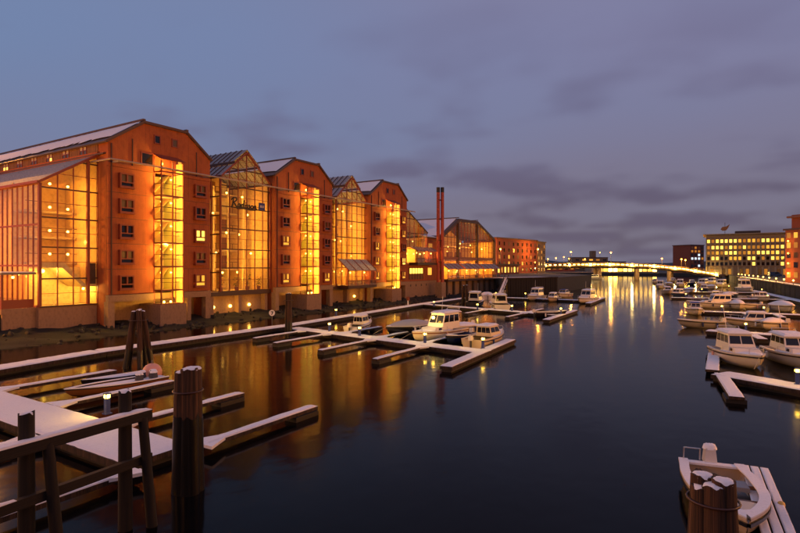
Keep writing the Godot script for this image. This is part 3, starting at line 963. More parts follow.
func lean_to():
	# half-gabled glass lean-to at the south end; local origin at its front south corner
	var t = thing("glass_lean_to", "sloping glass lean-to against the end wall of the hotel row", "glass hall", Vector3(-62.1, 0, -28.1))
	var w = 6.1
	var fl = 3.2
	var lo = 16.4
	var hi = 20.3
	var top = func(zz): return lerpf(lo, hi, -zz / w)
	var zs = [0.0, -1.75, -3.4, -5.0, -w]
	var ys = [fl, 4.6, 6.2, 8.0, 9.6, 11.2, 12.8, 14.4, 16.0, 17.6, 19.2, 20.5]
	var f = node(t, "glass_front")
	glass_wall(f, 0.0, zs, ys, top, 2)
	span(f, "corner_post", M.steel_red, Vector3(-0.22, fl, -0.14), Vector3(0.10, lo, 0.14))
	span(f, "corner_post", M.steel_red, Vector3(-0.2, fl, -5.14), Vector3(0.12, 19.5, -4.86))
	bar(f, "verge_bar", M.steel_red, Vector3(0.06, lo + 0.1, 0.15), Vector3(0.06, hi + 0.1, -w), 0.3, 0.26)
	var s = node(t, "glass_side")
	for i in 24:
		var xa = -0.25 - 1.2 * i
		for j in 3:
			var a = fl + 4.4 * j
			span(s, "pane", M.pane, Vector3(xa - 0.05, a + 0.10, -0.01), Vector3(xa - 1.15, a + 4.3, 0.02))
		span(s, "mullion", M.steel_red, Vector3(xa - 1.24, fl, -0.10), Vector3(xa - 1.16, lo, 0.06))
	for j in 4:
		span(s, "transom", M.steel_red, Vector3(-29.0, fl + 4.4 * j - 0.10, -0.08), Vector3(-0.2, fl + 4.4 * j + 0.10, 0.08))
	var r = node(t, "glass_roof")
	for k in 20:
		var x0 = -1.45 * k
		var x1 = -1.45 * (k + 1) + 0.10
		put(r, "roof_pane", plate(Vector3(x0 + 0.2, lo + 0.12, 0.2), Vector3(x0 + 0.2, hi + 0.1, -w + 0.05), Vector3(x1 + 0.2, hi + 0.1, -w + 0.05), Vector3(x1 + 0.2, lo + 0.12, 0.2), -0.05), M.roof_glass_snow)
	bar(r, "gutter", M.steel_red, Vector3(0.3, lo + 0.06, 0.26), Vector3(-29, lo + 0.06, 0.26), 0.3, 0.26)
	bar(r, "ridge_beam", M.render_orange, Vector3(0.3, hi + 0.15, -w + 0.1), Vector3(-29, hi + 0.15, -w + 0.1), 0.3, 0.5)
	var n = node(t, "interior")
	span(n, "floor", M.slab_floor, Vector3(-30, fl - 0.5, -0.1), Vector3(-0.1, fl - 0.02, -w + 0.05))
	span(n, "back_wall", M.plaster_warm, Vector3(-30, fl, -0.2), Vector3(-29.6, 16.2, -w + 0.1))
	span(n, "inner_wall", M.plaster_warm, Vector3(-29.5, fl, -w + 0.02), Vector3(-0.2, 20.0, -w + 0.06))
	span(n, "cross_wall", M.plaster_warm, Vector3(-7.3, 8.0, -0.4), Vector3(-7.1, 17.0, -w + 0.1))
	for j in 3:
		var y = 8.0 + 2.95 * j
		span(n, "gallery", M.slab_floor, Vector3(-7.0, y - 0.25, -0.5), Vector3(-4.4, y, -w + 0.1))
		span(n, "gallery_rail", M.rail_brown, Vector3(-4.45, y + 0.95, -0.5), Vector3(-4.38, y + 1.02, -w + 0.1))
	# the bright room below, with its stair soffit
	span(n, "room_wall", M.plaster_pale, Vector3(-3.9, fl, -0.3), Vector3(-3.7, 7.4, -w + 0.1))
	put(n, "stair_soffit", prism(poly([[-0.3, 7.95], [-0.3, 7.35], [-2.4, 7.35], [-4.6, 5.2], [-w + 0.1, 5.2], [-w + 0.1, 5.5], [-4.8, 5.5], [-2.6, 7.95]]), Vector3(-3.6, 0, 0), Vector3(0, 0, 1), Vector3(0, 1, 0), Vector3(3.3, 0, 0)), M.plaster_pale)
	span(n, "dark_panel", M.concrete_dark, Vector3(-0.34, 5.5, -4.9), Vector3(-0.28, 7.9, -w + 0.1))
	bulb(n, "ceiling_lamp", Vector3(-1.4, 7.0, -0.9), 0.2, M.lamp_yellow, 15.0, Color(1.0, 0.80, 0.36))
	bulb(n, "ceiling_lamp", Vector3(-1.4, 4.95, -5.2), 0.14, M.lamp_yellow, 8.0, Color(1.0, 0.80, 0.36))
	for j in 4:
		for i in 2:
			bulb(n, "pendant_lamp", Vector3(-2.2 - 0.6 * i, 8.9 + 2.6 * j, -2.0 - 2.2 * i), 0.14, M.lamp_warm, 3.8, WARM)
	for i in 3:
		bulb(n, "pendant_lamp", Vector3(-9.5 - 6.0 * i, 12.3, -2.0), 0.15, M.lamp_warm, 15.0, Color(1.0, 0.64, 0.20))
		bulb(n, "pendant_lamp", Vector3(-10.5 - 6.0 * i, 6.6, -2.4), 0.15, M.lamp_warm, 12.0, Color(1.0, 0.64, 0.20))
	span(t, "base_wall", M.concrete, Vector3(-3.0, -0.6, 0.1), Vector3(-0.05, fl - 0.06, -w + 0.1))
	span(t, "base_wall", M.concrete, Vector3(-30, 1.9, 0.05), Vector3(-3.0, fl - 0.06, -0.3))
	span(t, "base_pillar", M.concrete, Vector3(-3.9, -0.6, 0.1), Vector3(-3.05, 2.0, -0.7))
	# porch
	var p = node(t, "porch")
	span(p, "porch_roof", M.steel_grey, Vector3(-9.5, 6.65, 3.3), Vector3(-0.6, 6.85, 0.1))
	span(p, "porch_snow", M.snow, Vector3(-9.4, 6.85, 3.25), Vector3(-0.7, 6.95, 0.15))
	span(p, "porch_floor", M.concrete, Vector3(-9.5, 2.6, 3.3), Vector3(-0.6, 3.15, 0.12))
	span(p, "porch_wall", M.concrete, Vector3(-0.9, -0.5, 3.2), Vector3(-0.62, 2.6, 0.12))
	for x in [-0.75, -3.6, -6.4, -9.3]:
		span(p, "porch_post", M.steel_red, Vector3(x - 0.08, 3.15, 3.1), Vector3(x + 0.08, 6.65, 3.26))
	for k in 3:
		span(p, "porch_pane", M.pane, Vector3(-0.85 - 2.85 * k, 4.1, 3.16), Vector3(-3.5 - 2.8 * k, 6.6, 3.19))
		span(p, "porch_panel", M.steel_red, Vector3(-0.85 - 2.85 * k, 3.16, 3.15), Vector3(-3.5 - 2.8 * k, 4.05, 3.2))
	span(p, "porch_pane", M.pane, Vector3(-0.76, 4.1, 3.1), Vector3(-0.73, 6.6, 0.3))
	span(p, "porch_panel", M.steel_red, Vector3(-0.77, 3.16, 3.1), Vector3(-0.72, 4.05, 0.3))
	bulb(p, "porch_lamp", Vector3(-2.2, 6.35, 1.6), 0.14, M.lamp_warm, 9.0, Color(1.0, 0.62, 0.22))
	bulb(p, "porch_lamp", Vector3(-6.6, 6.35, 1.6), 0.14, M.lamp_warm, 9.0, Color(1.0, 0.62, 0.22))

# a brush stroke through points (u, v), swept as a flat bar standing proud of the wall; u runs along -z
func stroke(pts: Array, r: float) -> ArrayMesh:
	var c = Curve3D.new()
	for i in pts.size():
		var a = pts[maxi(i - 1, 0)]
		var b = pts[mini(i + 1, pts.size() - 1)]
		var tan_ = Vector3(0, b[1] - a[1], -(b[0] - a[0])) * 0.22
		c.add_point(Vector3(0, pts[i][1], -pts[i][0]), -tan_, tan_)
	c.bake_interval = 0.07
	var p = c.get_baked_points()
	var st = begin()
	for i in p.size() - 1:
		var d0 = (p[mini(i + 1, p.size() - 1)] - p[maxi(i - 1, 0)]).normalized()
		var d1 = (p[mini(i + 2, p.size() - 1)] - p[i]).normalized()
		var n0 = Vector3(0, d0.z, -d0.y) * r
		var n1 = Vector3(0, d1.z, -d1.y) * r
		var x = Vector3(0.10, 0, 0)
		quad(st, p[i] - n0 + x, p[i] + n0 + x, p[i + 1] + n1 + x, p[i + 1] - n1 + x)
		quad(st, p[i] - n0, p[i + 1] - n1, p[i + 1] + n1, p[i] + n0)
		quad(st, p[i] - n0, p[i] - n0 + x, p[i + 1] - n1 + x, p[i + 1] - n1)
		quad(st, p[i] + n0, p[i + 1] + n1, p[i + 1] + n1 + x, p[i] + n0 + x)
	return done(st)

func hotel_sign():
	var t = thing("hotel_sign", "black handwritten-style hotel name ending in a blue square, fixed on the glass hall", "sign", Vector3(-60.62, 16.1, -52.45))
	var S = [
		[[0.30, 1.30], [0.22, 0.8], [0.12, 0.3], [-0.05, -0.12]],
		[[-0.1, 0.95], [0.25, 1.32], [0.75, 1.32], [0.85, 1.05], [0.5, 0.78], [0.22, 0.70], [0.55, 0.45], [0.8, 0.12], [1.05, 0.05]],
		[[1.50, 0.48], [1.25, 0.52], [1.08, 0.25], [1.22, 0.04], [1.45, 0.22], [1.53, 0.50], [1.50, 0.12], [1.68, 0.05]],
		[[2.12, 0.44], [1.88, 0.50], [1.72, 0.22], [1.88, 0.04], [2.08, 0.22], [2.30, 1.12], [2.14, 0.20], [2.32, 0.05]],
		[[2.50, 0.50], [2.44, 0.14], [2.62, 0.05]],
		[[2.98, 0.48], [2.78, 0.48], [2.86, 0.28], [2.95, 0.10], [2.70, 0.04]],
		[[3.38, 0.48], [3.18, 0.48], [3.26, 0.28], [3.35, 0.10], [3.10, 0.04]],
		[[3.82, 0.48], [3.58, 0.34], [3.66, 0.04], [3.92, 0.10], [3.98, 0.38], [3.80, 0.48]],
		[[4.18, 0.48], [4.12, 0.04], [4.20, 0.34], [4.42, 0.50], [4.52, 0.34], [4.48, 0.08], [4.72, 0.05]]]
	for s in S:
		put(t, "letter", stroke(s, 0.085), M.black_paint)
	put(t, "flourish", stroke([[0.9, -0.22], [2.2, -0.14], [3.6, -0.22], [4.9, -0.10]], 0.05), M.black_paint)
	ball(t, "letter_dot", M.black_paint, Vector3(0.05, 0.78, -2.60), 0.09)
	span(t, "badge", M.sign_blue, Vector3(-0.02, -0.02, -5.15), Vector3(0.14, 1.05, -6.30))
	var tm = TextMesh.new()
	tm.text = "BLU"
	var f = SystemFont.new()
	f.font_names = PackedStringArray(["Droid Sans"])
	tm.font = f
	tm.font_size = 36
	tm.pixel_size = 0.0125
	tm.depth = 0.03
	put(t, "badge_text", tm, M.sign_white, Transform3D(Basis(Vector3.UP, PI / 2), Vector3(0.17, 0.50, -5.72)))
	for k in 4:
		span(t, "bracket", M.black_paint, Vector3(-0.33, 0.30, -0.6 - 1.5 * k), Vector3(0.0, 0.36, -0.66 - 1.5 * k))

func low_wing():
	var t = thing("glass_wing", "low half-gabled glass wing sloping down towards the red chimney", "glass hall", Vector3(-60.5, 0, -100.5))
	var w = 10.0
	var top = func(zz): return lerpf(20.2, 15.3, -zz / w)
	var f = node(t, "glass_front")
	var zs = []
	for i in 6: zs.append(-w * i / 5.0)
	glass_wall(f, 0.0, zs, [11.9, 13.4, 15.0, 16.6, 18.2, 19.8, 20.5], top, 2, M.pane)
	bar(f, "verge_bar", M.steel_dark, Vector3(0.06, 20.3, 0), Vector3(0.06, 15.4, -w - 0.2), 0.28, 0.26)
	span(f, "corner_post", M.steel_dark, Vector3(-0.2, 4.2, -0.12), Vector3(0.12, 20.2, 0.12))
	sunroom_part(t, 0.0, -1.6, -w - 1.6, 8.4, 10.9, 12.0, 2.2, 6)
	var n = node(t, "interior")
	span(n, "back_wall", M.plaster_warm, Vector3(-6.2, 8.0, 0), Vector3(-6.0, 19.5, -w))
	span(n, "partition", M.plaster_pale, Vector3(-3.4, 8.35, -0.2), Vector3(-3.2, 11.6, -w))
	span(n, "floor", M.slab_floor, Vector3(-6.0, 11.7, 0), Vector3(-0.1, 11.9, -w))
	span(n, "floor", M.slab_floor, Vector3(-6.0, 8.0, 0), Vector3(-0.1, 8.3, -w))
	for i in 3:
		bulb(n, "pendant_lamp", Vector3(-2.4, 14.2 - 0.4 * i, -1.8 - 2.8 * i), 0.13, M.lamp_soft, 12.0, WARM)
		bulb(n, "pendant_lamp", Vector3(-1.0, 10.4, -2.4 - 3.0 * i), 0.14, M.lamp_warm, 11.0, WARM)
	span(t, "lower_wall", M.render_orange_b, Vector3(-0.4, 4.2, 0.0), Vector3(0, 8.0, -w - 6.0))
	span(t, "window_band", M.window_bright, Vector3(0.01, 5.9, -1.7), Vector3(0.06, 7.1, -7.9))
	for k in 6:
		span(t, "window_bar", M.steel_dark, Vector3(0.01, 4.6, -1.7 - 1.24 * k - 0.06), Vector3(0.12, 7.3, -1.7 - 1.24 * k + 0.06))
	span(t, "lower_panel", M.cladding, Vector3(0.01, 4.6, -1.7), Vector3(0.05, 5.85, -7.9))
	span(t, "window_lit", M.window_lit, Vector3(0.01, 5.5, -10.4), Vector3(0.06, 7.2, -12.2))
	span(t, "link_wall", M.render_orange_b, Vector3(-0.5, 8.0, -w - 0.05), Vector3(-0.1, 14.6, -w - 6.0))
	span(t, "window_lit", M.window_low, Vector3(-0.09, 11.6, -10.9), Vector3(-0.04, 13.0, -12.7))
	span(t, "base_wall", M.concrete, Vector3(-1.2, -0.6, 0.2), Vector3(0.05, 4.15, -w - 6.0))
	for k in 4:
		span(t, "base_slot", M.black_paint, Vector3(0.05, 3.0, -2.2 - 2.4 * k), Vector3(0.09, 3.5, -2.5 - 2.4 * k))
	var r = put(t, "roof", plate(Vector3(0.2, 14.5, -w + 0.4), Vector3(-26, 21.2, -w + 0.4), Vector3(-26, 21.2, -w - 18.0), Vector3(0.2, 14.5, -w - 7.5), 0.3), M.roof_brown)
	put(r, "snow", plate(Vector3(0.1, 14.6, -w + 0.3), Vector3(-26, 21.3, -w + 0.3), Vector3(-26, 21.3, -w - 17.8), Vector3(0.1, 14.6, -w - 7.4), 0.12), M.snow)
	put(t, "roof", plate(Vector3(0.2, 20.2, 0.1), Vector3(0.2, 15.2, -w - 0.1), Vector3(-12, 15.2, -w - 0.1), Vector3(-12, 20.2, 0.1), 0.12), M.roof_brown)
	span(t, "roof_unit", M.concrete_dark, Vector3(-24, 21.2, -10), Vector3(-20, 22.4, -16))
	tube(t, "roof_vent", M.concrete_dark, Vector3(-23, 21.5, -17.5), Vector3(-23, 23.4, -17.5), 0.7)
	ball(t, "vent_cap", M.concrete_dark, Vector3(-23, 23.5, -17.5), 0.85)

func chimney():
	var t = thing("twin_chimney", "tall twin red flue chimney with black tops between the glass wing and the arched hall", "chimney", Vector3(-57.6, -0.5, -111.2))
	span(t, "plinth", M.concrete, Vector3(-0.8, 0, 0.5), Vector3(0.9, 4.3, -1.6))
	for s in [-0.5, 0.5]:
		var o = Vector3(0.83 * s, 0, -0.5 - 0.52 * s)
		tube(t, "flue", M.flue_red, o + Vector3(0, 4.3, 0), o + Vector3(0, 25.4, 0), 0.40, "disc")
		tube(t, "flue_top", M.black_paint, o + Vector3(0, 25.4, 0), o + Vector3(0, 26.6, 0), 0.42, "disc")
	for y in [9.0, 14.0, 19.0, 23.5]:
		span(t, "clamp", M.steel_dark, Vector3(-0.3, y, 0.1), Vector3(0.3, y + 0.2, -1.1))
		span(t, "stay", M.steel_dark, Vector3(-2.7, y + 0.03, -0.42), Vector3(-0.46, y + 0.15, -0.54)) if y < 15.0 else null

func arched_hall():
	var t = thing("arched_hall", "wide glass-fronted hall with a flat-topped gable and three sunrooms at its foot", "glass hall", Vector3(-60, 0, -116.3))
	var prof = [[0.0, 14.2], [-10.1, 19.3], [-22.5, 19.5], [-35.5, 15.0]]
	var top = func(zz):
		for k in 3:
			if zz <= prof[k][0] + 0.001 and zz >= prof[k + 1][0] - 0.001:
				return lerpf(prof[k][1], prof[k + 1][1], (zz - prof[k][0]) / (prof[k + 1][0] - prof[k][0]))
		return 10.0
	var f = node(t, "glass_front")
	var zs = [0.0, -2.1, -4.1, -6.1, -8.1, -10.1, -12.2, -14.3, -16.3, -18.4, -20.5, -22.5, -24.7, -26.9, -29.0, -31.2, -33.4, -35.5]
	glass_wall(f, 0.0, zs, [9.9, 11.6, 13.3, 15.0, 16.7, 18.3, 19.6], top, 3, M.pane)
	for k in 3:
		var p = prof[k]
		var q = prof[k + 1]
		bar(f, "verge_bar", M.steel_dark, Vector3(0.12, p[1] + 0.25, p[0]), Vector3(0.12, q[1] + 0.25, q[0]), 0.5, 0.7)
		put(t, "roof", plate(Vector3(0.3, p[1] + 0.5, p[0]), Vector3(0.3, q[1] + 0.5, q[0]), Vector3(-30, q[1] + 0.5, q[0]), Vector3(-30, p[1] + 0.5, p[0]), 0.2), M.roof_brown)
	put(t, "roof_snow", plate(Vector3(-0.5, prof[0][1] + 0.85, prof[0][0]), Vector3(-0.5, prof[1][1] + 0.85, prof[1][0]), Vector3(-30, prof[1][1] + 0.85, prof[1][0]), Vector3(-30, prof[0][1] + 0.85, prof[0][0]), -0.1), M.snow)
	for p in [prof[1], prof[2]]:
		bar(t, "ridge_cap", M.roof_brown, Vector3(0.3, p[1] + 0.95, p[0]), Vector3(-30, p[1] + 0.95, p[0]), 0.3, 0.2)
	bar(t, "gutter", M.roof_brown, Vector3(0.3, prof[0][1] + 0.7, 0.2), Vector3(-30, prof[0][1] + 0.7, 0.2), 0.4, 0.4)
	for z in [0.0, -10.1, -22.5, -35.5]:
		span(f, "column", M.steel_dark, Vector3(-0.4, 4.3, z - 0.28), Vector3(0.30, top.call(z) + 0.1, z + 0.28))
	span(t, "beam", M.steel_red, Vector3(-0.3, 9.3, 0.0), Vector3(0.22, 9.9, -35.5))
	var zc = [0.0, -10.1, -22.5, -35.5]
	for k in 3:
		var n = 3
		for i in n * 2:
			var a = lerpf(zc[k], zc[k + 1], (i + 0.0) / (n * 2.0))
			var e = lerpf(zc[k], zc[k + 1], (i + 1.0) / (n * 2.0))
			span(f, "pane", M.pane_dim, Vector3(-0.02, 8.4, a - 0.06), Vector3(0.02, 9.3, e + 0.06))
		sunroom_part(t, 0.05, zc[k] - 0.35, zc[k + 1] + 0.35, 4.35, 6.8, 8.3, 1.9, 4)
	var nn = node(t, "interior")
	span(nn, "back_wall", M.plaster_warm, Vector3(-11.2, 4.3, 0), Vector3(-11, 18.6, -35.5))
	span(nn, "end_wall", M.plaster_warm, Vector3(-11, 4.3, -0.3), Vector3(-0.5, 14.0, -0.1))
	span(nn, "end_wall", M.plaster_warm, Vector3(-11, 4.3, -35.4), Vector3(-0.5, 14.8, -35.2))
	span(nn, "floor", M.slab_floor, Vector3(-11, 9.2, -0.1), Vector3(-0.5, 9.6, -35.3))
	span(nn, "floor", M.slab_floor, Vector3(-11, 3.7, -0.1), Vector3(-0.2, 4.3, -35.3))
	span(nn, "gallery", M.slab_floor, Vector3(-11, 13.0, -0.3), Vector3(-6, 13.3, -35.2))
	span(nn, "gallery_rail", M.rail_brown, Vector3(-6.1, 14.2, -0.3), Vector3(-6.0, 14.3, -35.2))
	for i in 9:
		bulb(nn, "pendant_lamp", Vector3(-3.0 - 2.0 * (i % 2), 11.6 + 1.1 * ((i * 2) % 3), -2.6 - 3.8 * i), 0.16, M.lamp_warm, 13.0, Color(1.0, 0.66, 0.24))
	span(nn, "partition", M.plaster_warm, Vector3(-3.2, 4.35, -0.4), Vector3(-3.0, 9.1, -35.2))
	for i in 6:
		bulb(nn, "pendant_lamp", Vector3(-1.6, 7.6, -3.0 - 5.9 * i), 0.15, M.lamp_warm, 14.0, Color(1.0, 0.62, 0.22))
	for i in 6:
		span(nn, "shelf_unit", M.gel_wood, Vector3(-10.9, 9.7, -2.0 - 5.8 * i), Vector3(-10.3, 11.9, -5.0 - 5.8 * i))
	span(t, "base_wall", M.concrete, Vector3(-2.2, -0.6, 0.2), Vector3(0.6, 3.75, -35.5))
	for k in 9:
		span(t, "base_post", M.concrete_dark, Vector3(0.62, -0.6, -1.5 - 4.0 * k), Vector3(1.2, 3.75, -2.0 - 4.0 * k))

# ------------------------------------------------------------------ beyond the hotel
func lit_windows(t, called, o: Vector3, u: Vector3, n: Vector3, cols: int, rows: int, dx: float, dy: float, w: float, h: float, mats: Array, sd: int, depth := 0.08):
	var r = RandomNumberGenerator.new()
	r.seed = sd
	for j in rows:
		for i in cols:
			var k = mats[mini(int(r.randf() * mats.size()), mats.size() - 1)]
			var c = o + u * (dx * (i + 0.5)) + Vector3(0, dy * (j + 0.5), 0) + n * (depth * 0.5 - 0.02)
			var z = u.normalized()
			put(t, called, unit("box"), k, Transform3D(Basis(z * w, Vector3(0, h, 0), n * depth), c))

func house(called, label, category, a: Vector3, b: Vector3, deep: float, h: float, wall, roof) -> Node3D:
	# a box-shaped building whose front runs from a to b (seen left to right), going back by deep
	var t = thing(called, label, category, a, 0.0)
	var u = (b - a)
	u.y = 0
	var n = Vector3(-u.z, 0, u.x).normalized()     # towards the viewer
	var l = u.length()
	var z = u.normalized()
	put(t, "wall", unit("box"), wall, Transform3D(Basis(z * l, Vector3(0, h, 0), n * deep), u * 0.5 - n * deep * 0.5 + Vector3(0, h / 2, 0)))
	put(t, "roof", unit("box"), roof, Transform3D(Basis(z * (l + 0.8), Vector3(0, 0.5, 0), n * (deep + 0.8)), u * 0.5 - n * deep * 0.5 + Vector3(0, h + 0.24, 0)))
	t.set_meta("label", label)
	return t

func far_side():
	# timber quay beyond the hall
	land("quay_north", [[-48.6, -132], [-41, -151], [-43, -205], [-120, -330], [-200, -330], [-200, -162], [-61, -158], [-58.5, -154]], 4.4, -2.0, M.asphalt)
	var qa = Vector3(-48.6, 0, -132)
	var qb = Vector3(-41.0, 0, -151)
	var w = thing("quay_wall", "dark timber plank wall holding up the quay beyond the arched hall", "quay wall", qa)
	var u = qb - qa
	var n = Vector3(-u.z, 0, u.x).normalized()
	for k in 20:
		var c = u * ((k + 0.5) / 20.0) + n * 0.10
		put(w, "plank", unit("box"), M.timber, Transform3D(Basis(u.normalized() * 0.94, Vector3(0, 5.3, 0), n * (0.16 + 0.06 * (k % 2))), c + Vector3(0, 1.7, 0)))
	bar(w, "cap_beam", M.plank, Vector3(0, 4.45, 0) + n * 0.15, u + Vector3(0, 4.45, 0) + n * 0.15, 0.5, 0.3)
	put(w, "snow", plate(Vector3(0, 4.46, 0) - n * 0.2, u + Vector3(0, 4.46, 0) - n * 0.2, u + Vector3(0, 4.46, 0) - n * 7.0, Vector3(0, 4.46, 0) - n * 6.0, 0.06), M.snow)
	# gangway down to the moorings
	var g = thing("gangway", "steep timber gangway with railings from the quay down to the pontoon", "gangway", Vector3(-49.2, 4.4, -133.2))
	var e = Vector3(2.2, -3.7, 10.5)
	bar(g, "walkway", M.plank, Vector3.ZERO, e, 1.1, 0.15)
	put(g, "snow", plate(Vector3(-0.5, 0.09, 0), Vector3(0.5, 0.09, 0), e + Vector3(0.5, 0.09, 0), e + Vector3(-0.5, 0.09, 0), -0.06), M.snow)
	for s in [-0.5, 0.5]:
		bar(g, "rail", M.plank, Vector3(s, 1.0, 0), e + Vector3(s, 1.0, 0), 0.10, 0.10)
		for k in 6:
			var q = e * (k / 5.0) + Vector3(s, 0, 0)
			bar(g, "post", M.plank, q, q + Vector3(0, 1.0, 0), 0.08, 0.08)
	# red brick block
	var p0 = at_depth(497, 262, 235)
	var p1 = at_depth(537, 262, 262)
	p0.y = 3.5
	p1.y = 3.5
	var h = house("brick_building", "long red brick building with few lit windows beyond the arched hall", "building", p0, p1, 18.0, 16.5, M.brick_red, M.roof_brown)
	var hu = (p1 - p0)
	var hn = Vector3(-hu.z, 0, hu.x).normalized()
	lit_windows(h, "window", Vector3(0, 1.0, 0), hu.normalized(), hn, 9, 5, hu.length() / 9.0, 2.95, 1.1, 1.6, [M.pane_dark, M.pane_dark, M.window_dusky, M.window_low, M.pane_dark, M.pane_dark, M.window_dusky, M.pane_dark, M.window_lit], 4)
	var q1 = at_depth(545.5, 262, 272)
	q1.y = 3.5
	p1.y = 3.5
	var h2 = house("stone_building", "pale narrow building standing against the end of the red brick building", "building", p1 + Vector3(0.3, 0, 0), q1, 16.0, 16.0, M.brick_tan, M.roof_brown)
	var u2 = (q1 - p1)
	lit_windows(h2, "window", Vector3(0, 1.0, 0), u2.normalized(), Vector3(-u2.z, 0, u2.x).normalized(), 3, 5, u2.length() / 3.2, 2.9, 1.0, 1.5, [M.pane_dark, M.window_dusky, M.window_low], 6)
	# glazed ground floor with bright lamps under the brick block
	var k0 = at_depth(497, 270, 205)
	var k1 = at_depth(519, 270, 222)
	k0.y = 4.4
	k1.y = 4.4
	var kiosk = house("waterfront_pavilion", "low brightly lit glazed pavilion on the quay before the red brick building", "pavilion", k0, k1, 7.0, 3.6, M.brick_red, M.roof_brown)
	var ku = k1 - k0
	lit_windows(kiosk, "window", Vector3(0, 0.5, 0), ku.normalized(), Vector3(-ku.z, 0, ku.x).normalized(), 7, 1, ku.length() / 7.0, 2.6, 1.3, 2.1, [M.window_lit, M.window_bright, M.window_low], 3)
	# far works building with a tower, and its neighbours
	for d in [
		["works_building", "far sodium-lit works building with a square tower rising over the bridge", 574, 608, 640, 16.0, M.brick_tan, 5, 3],
		["works_building", "far low hall with a row of bright windows beside the towered works building", 592, 626, 600, 10.5, M.stone_office, 6, 2],
		["works_building", "far dark shed behind the bridge next to the stone building", 546, 575, 560, 8.0, M.brick_red, 5, 2],
		["apartment_block", "far brick apartment block with cold white windows by the office building", 690.5, 704, 420, 0.0, M.brick_red, 4, 7]]:
		var a = at_depth(d[2], 270, d[4])
		var b = at_depth(d[3], 270, d[4] + 6)
		a.y = 2.3
		b.y = 2.3
		var hh: float = d[5] if d[5] > 0.0 else 22.0
		var t = house(d[0], d[1], "building", a, b, 16.0, hh, d[6], M.roof_brown)
		var du = b - a
		var dn = Vector3(-du.z, 0, du.x).normalized()
		var ms = [M.window_bright, M.window_lit, M.window_low, M.pane_dark]
		if d[5] == 0.0: ms = [M.pane_dark, M.window_dusky, M.lamp_white, M.pane_dark, M.pane_dark, M.window_low]
		lit_windows(t, "window", Vector3(0, 1.5, 0), du.normalized(), dn, d[7], d[8], du.length() / d[7], (hh - 2.0) / d[8], du.length() / d[7] * 0.5, 1.7, ms, int(d[2]), 0.3)
		if d[2] == 574:
			put(t, "tower", unit("box"), M.brick_tan, Transform3D(Basis(du.normalized() * 5.5, Vector3(0, 8, 0), dn * 6), du * 0.62 - dn * 6 + Vector3(0, hh + 4.2, 0)))
	# brightly lit wharf seen under the bridge
	var s0 = at_depth(598, 270, 470)
	var s1 = at_depth(657, 270, 476)
	s0.y = 2.3
	s1.y = 2.3
	var sh = house("wharf_shed", "long low wharf shed with a glaring yellow lit front seen under the bridge", "shed", s0, s1, 12.0, 5.0, M.stone_office, M.roof_brown)
	var su = s1 - s0
	lit_windows(sh, "window", Vector3(0, 0.3, 0), su.normalized(), Vector3(-su.z, 0, su.x).normalized(), 12, 1, su.length() / 12.0, 3.6, su.length() / 12.0 * 0.78, 2.6, [M.lamp_strip, M.window_bright, M.lamp_soft], 8, 0.3)
	# sodium lamps on the far streets
	for q in [[500.5, 249, 225, 4.4], [538, 249, 250, 4.4], [556, 258, 480, 2.3], [548, 259, 480, 2.3], [569, 258.5, 500, 2.3], [585, 259, 520, 2.3], [600, 252.5, 560, 2.3], [564, 257, 500, 2.3]]:
		var top = at_depth(q[0], q[1], q[2])
		street_lamp(Vector3(top.x, q[3], top.z), top.y - q[3], 330.0 if q[2] < 300 else 260.0, Vector3.ZERO, "tall sodium lamp standing before the red brick building" if q[2] < 300 else "far sodium lamp on the street beyond the bridge", "lamps by the brick building" if q[2] < 300 else "far street lamps beyond the bridge", 0.32 if q[2] < 300 else 0.45)

func deck_point(f: float) -> Vector3:
	# the bridge's centre line: pixel columns of its lit edge with the distance of each
	var row = [[470, 267.5, 232], [497, 266.4, 250], [540, 265.2, 280], [580, 264.5, 300], [612, 264.3, 305], [650, 265.6, 300], [685, 269.0, 288], [719, 274.6, 272]]
	var x = f * (row.size() - 1)
	var i = mini(int(x), row.size() - 2)
	var p: Vector3 = at_depth(row[i][0], row[i][1], row[i][2])
	var q: Vector3 = at_depth(row[i + 1][0], row[i + 1][1], row[i + 1][2])
	return p.lerp(q, x - i)

